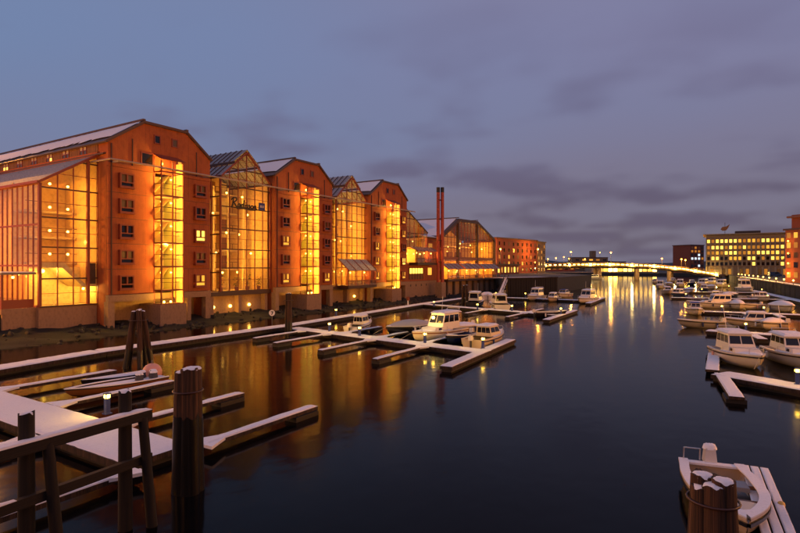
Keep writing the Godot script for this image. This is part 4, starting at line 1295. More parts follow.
func bridge():
	var t = thing("road_bridge", "low curved road bridge edged with a string of bright lamps", "bridge")
	var N = 28
	var g = func(f): return deck_point(f)
	for k in N:
		var a: Vector3 = g.call(k / float(N))
		var b: Vector3 = g.call((k + 1) / float(N))
		var n = Vector3(-(b - a).z, 0, (b - a).x).normalized()
		bar(t, "deck", M.concrete, a - Vector3(0, 0.55, 0) - n * 4.0, b - Vector3(0, 0.55, 0) - n * 4.0, 8.4, 0.9)
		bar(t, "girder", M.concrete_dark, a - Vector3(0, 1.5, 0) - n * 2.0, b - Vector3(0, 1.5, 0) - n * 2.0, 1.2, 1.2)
		bar(t, "parapet", M.concrete, a + Vector3(0, 0.75, 0) - n * 0.1, b + Vector3(0, 0.75, 0) - n * 0.1, 0.12, 0.22)
		bar(t, "parapet", M.concrete, a + Vector3(0, 0.75, 0) - n * 7.9, b + Vector3(0, 0.75, 0) - n * 7.9, 0.12, 0.22)
	for k in 58:
		var a: Vector3 = g.call((k + 0.5) / 58.0)
		var b: Vector3 = g.call((k + 0.6) / 58.0)
		var d = (b - a).normalized()
		var n = Vector3(-d.z, 0, d.x).normalized()
		var o = put(t, "deck_lamp", unit("box"), M.lamp_strip, Transform3D(Basis(d * 1.5, Vector3(0, 0.42, 0), n * 0.25), a + n * 0.28))
		if k % 5 == 2:
			var l = OmniLight3D.new()
			l.name = "light"
			l.light_color = Color(1, 0.82, 0.45)
			l.light_energy = 90.0
			l.light_size = 0.5
			l.omni_range = 200.0
			l.omni_attenuation = 2.0
			l.shadow_enabled = true
			t.add_child(l, true)
			l.position = a + n * 0.7
	for px in [515, 601, 637, 668]:
		var f = 0.0
		for s in 200:
			var c = deck_point(s / 200.0)
			var v = (c - Vector3(0, EYE, 0)).rotated(Vector3.UP, deg_to_rad(-YAW))
			if 400.0 + FOCAL * v.x / -v.z >= px:
				f = s / 200.0
				break
		var c2 = deck_point(f)
		var d2 = deck_point(minf(f + 0.01, 1.0)) - c2
		var n2 = Vector3(-d2.z, 0, d2.x).normalized()
		var hh = c2.y - 2.0
		for s in [2.0, 6.0]:
			tube(t, "pier", M.concrete, Vector3(c2.x, -2.0, c2.z) - n2 * s, Vector3(c2.x, hh, c2.z) - n2 * s, 1.1)
	for q in [[571, 252.0], [611, 252.5], [662, 258.6], [681.5, 259.2], [685.5, 260.0]]:
		var best = 0.0
		for s in 200:
			var c = deck_point(s / 200.0)
			var v = (c - Vector3(0, EYE, 0)).rotated(Vector3.UP, deg_to_rad(-YAW))
			if 400.0 + FOCAL * v.x / -v.z >= q[0]:
				best = s / 200.0
				break
		var c3 = deck_point(best)
		var dep = (c3 - Vector3(0, EYE, 0)).rotated(Vector3.UP, deg_to_rad(-YAW)).z * -1.0 + 5.0
		var tp = at_depth(q[0], q[1], dep)
		street_lamp(Vector3(tp.x, c3.y - 0.1, tp.z), tp.y - c3.y + 0.1, 130.0, Vector3.ZERO, "sodium lamp on a pole standing on the curved bridge", "lamps on the bridge", 0.4)

# ------------------------------------------------------------------ the east bank in the picture
func right_bank():
	# office building
	var a = at_depth(706.5, 275, 279)
	var b = at_depth(785, 275, 262)
	a.y = 3.0
	b.y = 3.0
	var h = 21.0
	var t = house("office_building", "wide six-storey office building with rows of lit windows and an arcade", "building", a, b, 24.0, h - 0.9, M.stone_office, M.stone_office)
	var u = b - a
	var l = u.length()
	var un = u.normalized()
	var n = Vector3(-u.z, 0, u.x).normalized()
	var rows = [[17.6, 0.95], [14.3, 1.0], [11.5, 1.0], [8.7, 0.45], [5.9, 0.25]]
	var r = RandomNumberGenerator.new()
	r.seed = 12
	for j in 5:
		for i in 17:
			var lit: bool = r.randf() < rows[j][1]
			var m = M.pane_dark
			if lit: m = [M.window_bright, M.window_bright, M.window_lit, M.window_low][r.randi() % 4] if j < 3 and j > 0 else [M.window_lit, M.window_low, M.window_bright][r.randi() % 3]
			var c: Vector3 = un * (l * (i + 0.5) / 17.0) + Vector3(0, rows[j][0], 0)
			put(t, "window", unit("box"), m, Transform3D(Basis(un * (l / 17.0 * 0.60), Vector3(0, 1.65, 0), n * 0.12), c + n * 0.02))
	for i in 18:
		var c: Vector3 = un * (l * i / 17.0)
		put(t, "pier_strip", unit("box"), M.stone_office, Transform3D(Basis(un * 0.45, Vector3(0, 14.6, 0), n * 0.5), c + n * 0.2 + Vector3(0, 12.0, 0)))
	for j in 6:
		put(t, "floor_band", unit("box"), M.brick_tan, Transform3D(Basis(un * l, Vector3(0, 0.5, 0), n * 0.36), un * l * 0.5 + n * 0.12 + Vector3(0, 4.6 + 2.85 * j, 0)))
	put(t, "cornice", unit("box"), M.stone_office, Transform3D(Basis(un * (l + 3.0), Vector3(0, 0.5, 0), n * 26.5), un * l * 0.5 - n * 11.8 + Vector3(0, h + 0.1, 0)))
	for i in 13:
		var c: Vector3 = un * (l * (i + 0.5) / 13.0)
		put(t, "arcade_column", unit("box"), M.stone_office, Transform3D(Basis(un * 0.8, Vector3(0, 4.3, 0), n * 0.7), c + n * 0.7 + Vector3(0, 2.2, 0)))
		if i % 3 != 1:
			put(t, "arcade_window", unit("box"), [M.window_low, M.window_lit, M.window_dusky][i % 3], Transform3D(Basis(un * 1.3, Vector3(0, 2.8, 0), n * 0.12), c + un * (l / 26.0) + n * 0.03 + Vector3(0, 1.9, 0)))
	put(t, "roof_hut", unit("box"), M.concrete_dark, Transform3D(Basis(un * 11.0, Vector3(0, 1.5, 0), n * 6.0), un * l * 0.55 - n * 8.0 + Vector3(0, h + 1.1, 0)))
	tube(t, "mast", M.steel_dark, un * l * 0.25 - n * 5 + Vector3(0, h, 0), un * l * 0.25 - n * 5 + Vector3(0, h + 6.5, 0), 0.10)
	var mp = un * l * 0.25 - n * 5 + Vector3(0, h + 3.2, 0)
	put(t, "roof_sculpture", prism(poly([[-2.0, -0.2], [-1.2, 1.0], [0.6, 1.2], [2.2, 2.4], [1.4, 0.4], [0.6, -0.8], [-1.0, -1.0]]), mp, un, Vector3.UP, n * 0.5), M.gel_wood)
	# its side towards the bridge
	lit_windows(t, "side_window", -n * 23.0 + Vector3(0, 4.3, 0), n, -un, 7, 5, 3.2, 2.95, 2.0, 1.6, [M.window_low, M.window_lit, M.pane_dark, M.window_dusky], 5, 0.2)
	for k in 2:
		put(t, "portal_light", unit("box"), M.window_bright, Transform3D(Basis(n * 1.2, Vector3(0, 4.0, 0), un * 0.3), -n * (6.0 + 6.0 * k) - un * 0.05 + Vector3(0, 2.4, 0)))
	# brick warehouse at the picture's edge
	var e0 = at_depth(785.5, 285, 150)
	var e1 = at_depth(822, 285, 140)
	e0.y = 3.0
	e1.y = 3.0
	var bw = house("brick_warehouse", "tall sodium-lit brick warehouse with a hoist gable beside the office building", "building", e0, e1, 20.0, 14.6, M.brick_red, M.roof_brown)
	var bu = e1 - e0
	var bn = Vector3(-bu.z, 0, bu.x).normalized()
	lit_windows(bw, "window", Vector3(0, 0.8, 0), bu.normalized(), bn, 5, 5, bu.length() / 5.0, 2.75, 1.1, 1.5, [M.window_low, M.window_dusky, M.pane_dark, M.window_lit], 9)
	put(bw, "hoist_tower", unit("box"), M.brick_red, Transform3D(Basis(bu.normalized() * 3.0, Vector3(0, 4.0, 0), bn * 3.5), bu * 0.34 - bn * 1.6 + Vector3(0, 16.8, 0)))
	put(bw, "hoist_roof", unit("box"), M.gel_wood, Transform3D(Basis(bu.normalized() * 4.4, Vector3(0, 0.5, 0), bn * 5.0), bu * 0.34 - bn * 1.4 + Vector3(0, 18.2, 0)))
	for y in [2.6, 5.4, 8.2, 11.6]:
		bulb(bw, "wall_lamp", bu * 0.12 + bn * 0.5 + Vector3(0, y, 0), 0.2, M.lamp_sodium, 8.0, SODIUM)
	# parked van on the quay by the office
	var vp = at_depth(775, 275.5, 235)
	vp.y = 3.0
	parked_van(vp)
	# timber wall of the quay, with its low lamps
	var q = [Vector3(17.5, 0, -110), Vector3(13.4, 0, -146), Vector3(2.7, 0, -284)]
	for s in 2:
		var x: Vector3 = q[s]
		var y: Vector3 = q[s + 1]
		var du = y - x
		var dn = Vector3(du.z, 0, -du.x).normalized()
		var wl = thing("quay_wall", ["dark timber quay wall below the brick warehouse", "long dark timber quay wall leading to the office building"][s], "quay wall", x)
		var cnt = int(du.length() / 3.0)
		for k in cnt:
			put(wl, "plank", unit("box"), M.timber, Transform3D(Basis(du.normalized() * (du.length() / cnt - 0.08), Vector3(0, 3.9, 0), dn * (0.25 + 0.1 * (k % 2))), du * ((k + 0.5) / cnt) + dn * 0.1 + Vector3(0, 1.0, 0)))
		bar(wl, "cap_beam", M.plank, Vector3(0, 3.1, 0) + dn * 0.1, du + Vector3(0, 3.1, 0) + dn * 0.1, 0.6, 0.3)
		put(wl, "snow", plate(Vector3(0, 3.03, 0) - dn * 0.3, du + Vector3(0, 3.03, 0) - dn * 0.3, du + Vector3(0, 3.03, 0) - dn * 3.4, Vector3(0, 3.03, 0) - dn * 3.4, 0.05), M.snow)
	for k in 12:
		var p: Vector3 = q[1].lerp(q[2], k / 11.5)
		var lt = thing("quay_lamp", "low post lamp standing along the timber quay wall", "lamp", Vector3(p.x + 0.9, 3.0, p.z), 0.0, "low lamps along the east quay")
		tube(lt, "post", M.steel_grey, Vector3.ZERO, Vector3(0, 1.0, 0), 0.08)
		bulb(lt, "lamp_globe", Vector3(0, 1.15, 0), 0.2, M.lamp_warm, 18.0 if k < 4 else 70.0, WARM)

func parked_van(at: Vector3):
	var t = thing("parked_van", "dark blue van parked on the quay before the office building", "van", at, deg_to_rad(20))
	put(t, "body", prism(poly([[-2.4, 0.35], [-2.4, 2.1], [1.0, 2.1], [1.7, 1.25], [2.4, 1.05], [2.4, 0.35]]), Vector3(0, 0, -0.9), Vector3(1, 0, 0), Vector3(0, 1, 0), Vector3(0, 0, 1.8)), M.gel_blue)
	for x in [-1.5, 1.5]:
		for z in [-0.85, 0.85]:
			tube(t, "wheel", M.float_black, Vector3(x, 0.34, z - 0.1), Vector3(x, 0.34, z + 0.1), 0.34, "disc")
	span(t, "side_window", M.pane_dark, Vector3(-0.3, 1.35, 0.89), Vector3(1.0, 1.95, 0.92))
	put(t, "windscreen", plate(Vector3(1.02, 2.05, 0.8), Vector3(1.68, 1.3, 0.8), Vector3(1.68, 1.3, -0.8), Vector3(1.02, 2.05, -0.8), 0.04), M.pane_dark)
	span(t, "headlight", M.window_low, Vector3(2.38, 0.7, 0.5), Vector3(2.42, 0.9, 0.8))

# ------------------------------------------------------------------ floating pontoons
# snow lying on a board: local x across, -z along; soft uneven edges
func snow_on_board(w: float, l: float, th: float, sd: float) -> ArrayMesh:
	var st = begin(true)
	var nv = maxi(4, int(l / 0.30))
	var us = [-0.5, -0.475, -0.41, -0.30, -0.20, -0.10, 0.0, 0.10, 0.20, 0.30, 0.41, 0.475, 0.5]
	var last = us.size() - 1
	var p = func(i, j):
		var v = float(j) / nv
		var e: float = 1.0 - 0.05 * absf(noise.get_noise_2d(v * l * 1.3, sd + i * 0.0 + (20.0 if i > 6 else 0.0))) * (1.0 if w > 1.0 else 2.2)
		var x: float = us[i] * w * e
		var y = th * (0.0 if i == 0 or i == last else (0.72 if i == 1 or i == last - 1 else 1.0))
		if y > 0.0: y *= 0.85 + 0.40 * noise.get_noise_2d(x * 1.3 + sd, v * l * 0.7) + 0.22 * noise.get_noise_2d(x * 4.0 + sd, v * l * 3.1)
		if j == 0 or j == nv: y = minf(y, 0.01)
		return Vector3(x, y, -v * l)
	for j in nv:
		for i in last:
			quad(st, p.call(i, j), p.call(i, j + 1), p.call(i + 1, j + 1), p.call(i + 1, j))
	return done(st)

# a pontoon with a timber edge and snow; a to b along its middle, heights of the deck
func pontoon(called, label, a: Vector3, b: Vector3, w: float, group = "") -> Node3D:
	a.y = 0
	b.y = 0
	var d = b - a
	var l = d.length()
	var turn = atan2(-d.x, -d.z)
	var t = thing(called, label, "pontoon", a, turn, group)
	span(t, "float", M.float_black, Vector3(-w / 2 + 0.12, -0.35, -0.1), Vector3(w / 2 - 0.12, 0.20, -l + 0.1))
	for s in [-1, 1]:
		span(t, "edge_beam", M.plank, Vector3(s * w / 2 - s * 0.10, 0.16, 0), Vector3(s * w / 2, 0.42, -l))
	span(t, "deck", M.plank, Vector3(-w / 2 + 0.10, 0.20, 0), Vector3(w / 2 - 0.10, 0.41, -l))
	put(t, "snow", snow_on_board(w - 0.06, l, 0.085, a.x + a.z), M.snow, Transform3D(Basis(), Vector3(0, 0.415, 0)))
	return t

# a narrow mooring arm from the pontoon; local to the pontoon node, given in world space
func finger(t: Node3D, a: Vector3, b: Vector3, w := 0.5, gusset := true):
	var inv = t.transform.affine_inverse()
	var p = inv * Vector3(a.x, 0, a.z)
	var q = inv * Vector3(b.x, 0, b.z)
	var d = q - p
	var l = d.length()
	var f = node(t, "finger", p)
	f.rotation.y = atan2(-d.x, -d.z)
	span(f, "beam", M.plank, Vector3(-w / 2, 0.24, 0), Vector3(w / 2, 0.40, -l))
	put(f, "snow", snow_on_board(w * 0.98, l, 0.075, a.x * 3.0 + a.z), M.snow, Transform3D(Basis(), Vector3(0, 0.402, 0)))
	span(f, "end_float", M.float_black, Vector3(-w / 2 - 0.12, -0.3, -l + 0.1), Vector3(w / 2 + 0.12, 0.23, -l + 1.75))
	for s in ([-1, 1] if gusset else []):
		put(f, "bracket", prism(poly([[0, 0], [s * 0.5, 0], [0, -1.1]]), Vector3(s * w / 2, 0.33, 0), Vector3(1, 0, 0), Vector3(0, 0, 1), Vector3(0, 0.12, 0)), M.snow)

func dock_lamp(px, py, label: String, group: String):
	var base = wp(px, py, 0.46)
	var t = thing("dock_lamp", label, "lamp", base, 0.0, group)
	span(t, "post", M.lamp_blue, Vector3(-0.10, 0.0, -0.10), Vector3(0.10, 0.74, 0.10))
	span(t, "base_plate", M.lamp_blue, Vector3(-0.16, -0.02, -0.16), Vector3(0.16, 0.04, 0.16))
	bulb(t, "lamp_lens", Vector3(0, 0.83, 0), Vector3(0.14, 0.09, 0.14).x, M.lamp_yellow, 6.0, Color(1.0, 0.76, 0.30))
	span(t, "cap", M.lamp_blue, Vector3(-0.13, 0.93, -0.13), Vector3(0.13, 0.98, 0.13))
	for s in [[-1, -1], [1, -1], [-1, 1], [1, 1]]:
		span(t, "cap_post", M.lamp_blue, Vector3(s[0] * 0.11 - 0.015, 0.74, s[1] * 0.11 - 0.015), Vector3(s[0] * 0.11 + 0.015, 0.93, s[1] * 0.11 + 0.015))

func pontoons():
	var D = 0.45
	# along the hotel shore
	var s = [wp(-60, 377, D), wp(100, 350.5, D), wp(288, 325, D), wp(420, 304, D), wp(466, 297.5, D)]
	for k in 4:
		pontoon("shore_pontoon", ["long snowy pontoon below the glass lean-to", "long snowy pontoon below the hall with the script sign", "snowy pontoon below the last gabled hotel block", "snowy pontoon end below the arched hall"][k], s[k], s[k + 1], 1.9)
	# the near landing stage
	var n1 = pontoon("landing_stage", "broad snow-covered landing stage with mooring arms beside the timber rail", Vector3(-46, 0, -12.75), Vector3(-18.3, 0, -12.4), 2.7)
	for x in [-17.95, -23.3, -29.4, -35.8]:
		finger(n1, Vector3(x, 0, -13.9), Vector3(x - 0.05, 0, -20.9))
	for x in [-17.75, -24.6, -30.4]:
		finger(n1, Vector3(x, 0, -11.1), Vector3(x, 0, -4.6))
	# second landing
	var a = wp(292, 327.5, D)
	var b = wp(486, 351.5, D)
	var n2 = pontoon("mooring_pontoon", "snowy pontoon with mooring arms and a crossing end where the white cruisers lie", a, b, 1.9)
	for x in [-23.1, -29.5, -35.9, -40.0]:
		var f: float = (x - a.x) / (b.x - a.x)
		var z: float = lerpf(a.z, b.z, f)
		finger(n2, Vector3(x, 0, z + 0.9), Vector3(x, 0, z + 8.6 if x > -38 else z + 8.0))
	for x in [-24.0, -29.8, -35.0]:
		var f: float = (x - a.x) / (b.x - a.x)
		var z: float = lerpf(a.z, b.z, f)
		finger(n2, Vector3(x, 0, z - 0.9), Vector3(x, 0, z - 8.0))
	pontoon("cross_pontoon", "short snowy pontoon closing the end of the white cruisers' landing", wp(446, 366, D), wp(511, 339, D), 1.0)
	# third landing
	a = wp(420, 303.6, D)
	b = wp(556, 314.5, D)
	var n3 = pontoon("mooring_pontoon", "snowy pontoon below the arched hall with a dinghy near its end", a, b, 1.9)
	for x in [-26.5, -34.0]:
		var f: float = (x - a.x) / (b.x - a.x)
		var z: float = lerpf(a.z, b.z, f)
		finger(n3, Vector3(x, 0, z + 0.9), Vector3(x, 0, z + 8.5))
		finger(n3, Vector3(x, 0, z - 0.9), Vector3(x, 0, z - 8.5))
	pontoon("cross_pontoon", "short snowy pontoon closing the end of the dinghy's landing", wp(546, 319.5, D), wp(575, 310, D), 1.0)
	# fourth landing
	a = wp(470, 296.2, D)
	b = wp(593, 300.5, D)
	pontoon("mooring_pontoon", "far snowy pontoon before the timber quay with the blue-covered boat", a, b, 2.0)
	pontoon("cross_pontoon", "short snowy pontoon closing the end of the blue-covered boat's landing", wp(588, 303, D), wp(603, 297.5, D), 1.1)
	# east side: the spine and its landings
	pontoon("mooring_spine", "long snowy pontoon spine below the east quay", wp(812, 303.2, D), wp(738, 287.2, D), 2.2)
	var near = pontoon("mooring_pontoon", "snowy landing with a crossing end where the two large cruisers are tied up", wp(850, 395, D), wp(719, 372.5, D), 1.9)
	var tip = wp(719, 371.5, D)
	finger(near, tip + Vector3(0.1, 0, 0.3), wp(737, 396, D), 0.75, false)
	finger(near, tip + Vector3(-0.4, 0, -0.7), wp(714, 352.5, D), 0.85, false)
	var e2 = pontoon("mooring_pontoon", "snowy landing with a stub arm between the small grey boat and the cabin boat", wp(830, 338, D), wp(707, 330, D), 1.9)
	finger(e2, wp(752, 334, D), wp(763, 338.5, D), 0.9, false)
	var e3 = pontoon("mooring_pontoon", "snowy landing behind the boat with the blue top", wp(830, 315.6, D), wp(701, 311, D), 1.9)
	finger(e3, wp(745, 313.0, D), wp(752, 315.5, D), 0.9, false)
	finger(e3, wp(776, 314.0, D), wp(783, 317, D), 0.9, false)
	pontoon("mooring_pontoon", "far snowy landing reaching out past the covered boats under the bridge end", wp(790, 299.5, D), wp(671, 297.3, D), 1.9)
	pontoon("mooring_pontoon", "far snowy landing just before the bridge", wp(760, 292.5, D), wp(664, 291.5, D), 1.9)
	# lamps
	for q in [[107, 413.5]]:
		dock_lamp(q[0], q[1], "blue post lamp with a glowing top on the broad landing stage", "lamps of the moorings")
	for q in [[336, 315.5]]:
		dock_lamp(q[0], q[1], "blue post lamp glowing on the pontoon below the last gabled block", "lamps of the moorings")
	for q in [[329.5, 331.5], [359.5, 336], [425, 343], [483, 348.5]]:
		dock_lamp(q[0], q[1], "blue post lamp glowing on the white cruisers' landing", "lamps of the moorings")
	for q in [[434, 306.5], [477.5, 309.5], [512, 311], [561, 314.2]]:
		dock_lamp(q[0], q[1], "blue post lamp glowing on the dinghy's landing", "lamps of the moorings")
	for q in [[496, 296.5], [525.5, 297.0], [596, 299.8]]:
		dock_lamp(q[0], q[1], "blue post lamp glowing on the far landing before the timber quay", "lamps of the moorings")
	dock_lamp(797.5, 384.5, "blue post lamp glowing on the two large cruisers' landing", "lamps of the moorings")
	dock_lamp(746, 331.5, "blue post lamp glowing on the landing with the stub arm", "lamps of the moorings")
	for q in [[722, 311.5], [764, 313]]:
		dock_lamp(q[0], q[1], "blue post lamp glowing on the landing behind the boat with the blue top", "lamps of the moorings")
	for q in [[686, 297.5], [713, 298.2], [768, 299.3], [702, 292], [729, 288.5], [762, 292.5], [689, 288.5]]:
		dock_lamp(q[0], q[1], "blue post lamp glowing on the far east landings", "lamps of the moorings")

# ------------------------------------------------------------------ boats
# hull sections from stern (s = 0) to bow (s = 1); bow towards -z
func hull_ring(L: float, B: float, h: float, s: float) -> Array:
	var b: float = B / 2 * (0.90 + 0.10 * smoothstep(0.0, 0.3, s))
	if s > 0.42: b *= 1.0 - pow((s - 0.42) / 0.58, 2.3)
	b = maxf(b, 0.015)
	var ys: float = h * (0.86 + 0.30 * s * s)
	var yc: float = lerpf(0.04, h * 0.62, pow(s, 3.0))
	var yk: float = lerpf(-0.28, h * 0.35, pow(s, 5.0))
	var z = L / 2 - s * L * 0.93
	var rake = 0.07 * L * pow(s, 2.5)
	return [Vector3(0, yk, z), Vector3(b * 0.78, yc, z - rake * 0.55), Vector3(b * 0.97, lerpf(yc, ys, 0.66), z - rake * 0.88), Vector3(b, ys, z - rake)]

func hull_mesh(L: float, B: float, h: float) -> ArrayMesh:
	var st = begin(true)
	var N = 14
	for side in [-1.0, 1.0]:
		for k in N:
			var p = hull_ring(L, B, h, k / float(N))
			var q = hull_ring(L, B, h, (k + 1) / float(N))
			for i in 3:
				var v = [p[i], p[i + 1], q[i + 1], q[i]]
				for m in 4: v[m] = Vector3(v[m].x * side, v[m].y, v[m].z)
				if side > 0: quad(st, v[0], v[1], v[2], v[3])
				else: quad(st, v[0], v[3], v[2], v[1])
	st.set_smooth_group(-1)
	var t = hull_ring(L, B, h, 0.0)
	var m = func(v): return Vector3(-v.x, v.y, v.z)
	for i in 3:
		quad(st, t[i], m.call(t[i]), m.call(t[i + 1]), t[i + 1])
	return done(st)

func deck_mesh(L: float, B: float, h: float, s0: float, s1: float, drop: float, inset: float, crown: float) -> ArrayMesh:
	var st = begin(true)
	var N = 10
	for k in N:
		var r = []
		for s in [lerpf(s0, s1, k / float(N)), lerpf(s0, s1, (k + 1) / float(N))]:
			var e = hull_ring(L, B, h, s)[3]
			var x: float = maxf(e.x - inset, 0.0)
			r.append([Vector3(-x, e.y - drop, e.z), Vector3(-x * 0.5, e.y - drop + crown, e.z), Vector3(x * 0.5, e.y - drop + crown, e.z), Vector3(x, e.y - drop, e.z)])
		for i in 3:
			quad(st, r[0][i], r[1][i], r[1][i + 1], r[0][i + 1])
	return done(st)

# the rounded rail along the gunwale, or a painted band below it
func gunwale_mesh(L: float, B: float, h: float, w: float, t: float, down: float, s0 := 0.0) -> ArrayMesh:
	var st = begin()
	var N = 16
	for side in [-1.0, 1.0]:
		for k in N:
			var v = []
			for s in [lerpf(s0, 1.0, k / float(N)), lerpf(s0, 1.0, (k + 1) / float(N))]:
				var e = hull_ring(L, B, h, s)[3]
				var o = e + Vector3(0.035, -down, -0.03 * s)
				var i = Vector3(maxf(e.x - w, 0.0), e.y - down, e.z + (w * 0.7 if s > 0.9 else 0.0))
				v.append([o - Vector3(0, t, 0), o, i, i - Vector3(0, t, 0)])
			for i in 4:
				var j = (i + 1) % 4
				var f = [v[0][i], v[0][j], v[1][j], v[1][i]]
				for m in 4: f[m] = Vector3(f[m].x * side, f[m].y, f[m].z)
				if side > 0: quad(st, f[0], f[1], f[2], f[3])
				else: quad(st, f[0], f[3], f[2], f[1])
	return done(st)

# a cabin that tapers upward; returns its eight corners: bottom then top, each from front left round
func taper(x0: float, z0: float, z1: float, y0: float, x1: float, z2: float, z3: float, y1: float) -> Array:
	return [Vector3(-x0, y0, z0), Vector3(x0, y0, z0), Vector3(x0, y0, z1), Vector3(-x0, y0, z1), Vector3(-x1, y1, z2), Vector3(x1, y1, z2), Vector3(x1, y1, z3), Vector3(-x1, y1, z3)]

func taper_mesh(c: Array) -> ArrayMesh:
	var st = begin()
	for f in [[0, 1, 5, 4], [1, 2, 6, 5], [2, 3, 7, 6], [3, 0, 4, 7], [4, 5, 6, 7], [3, 2, 1, 0]]:
		quad(st, c[f[3]], c[f[2]], c[f[1]], c[f[0]])
	return done(st)

func face_pane(t, c: Array, f: Array, u0: float, u1: float, v0: float, v1: float, m):
	var g = func(u, v): return (c[f[0]].lerp(c[f[1]], u)).lerp(c[f[3]].lerp(c[f[2]], u), v)
	var mid: Vector3 = (c[0] + c[6]) * 0.5
	var a: Vector3 = g.call(u0, v0)
	var n = (g.call(u1, v0) - a).cross(g.call(u0, v1) - a).normalized()
	if n.dot(a - mid) < 0: n = -n
	var off = n * 0.012
	put(t, "window_pane", plate(a + off, g.call(u1, v0) + off, g.call(u1, v1) + off, g.call(u0, v1) + off, 0.014), m)

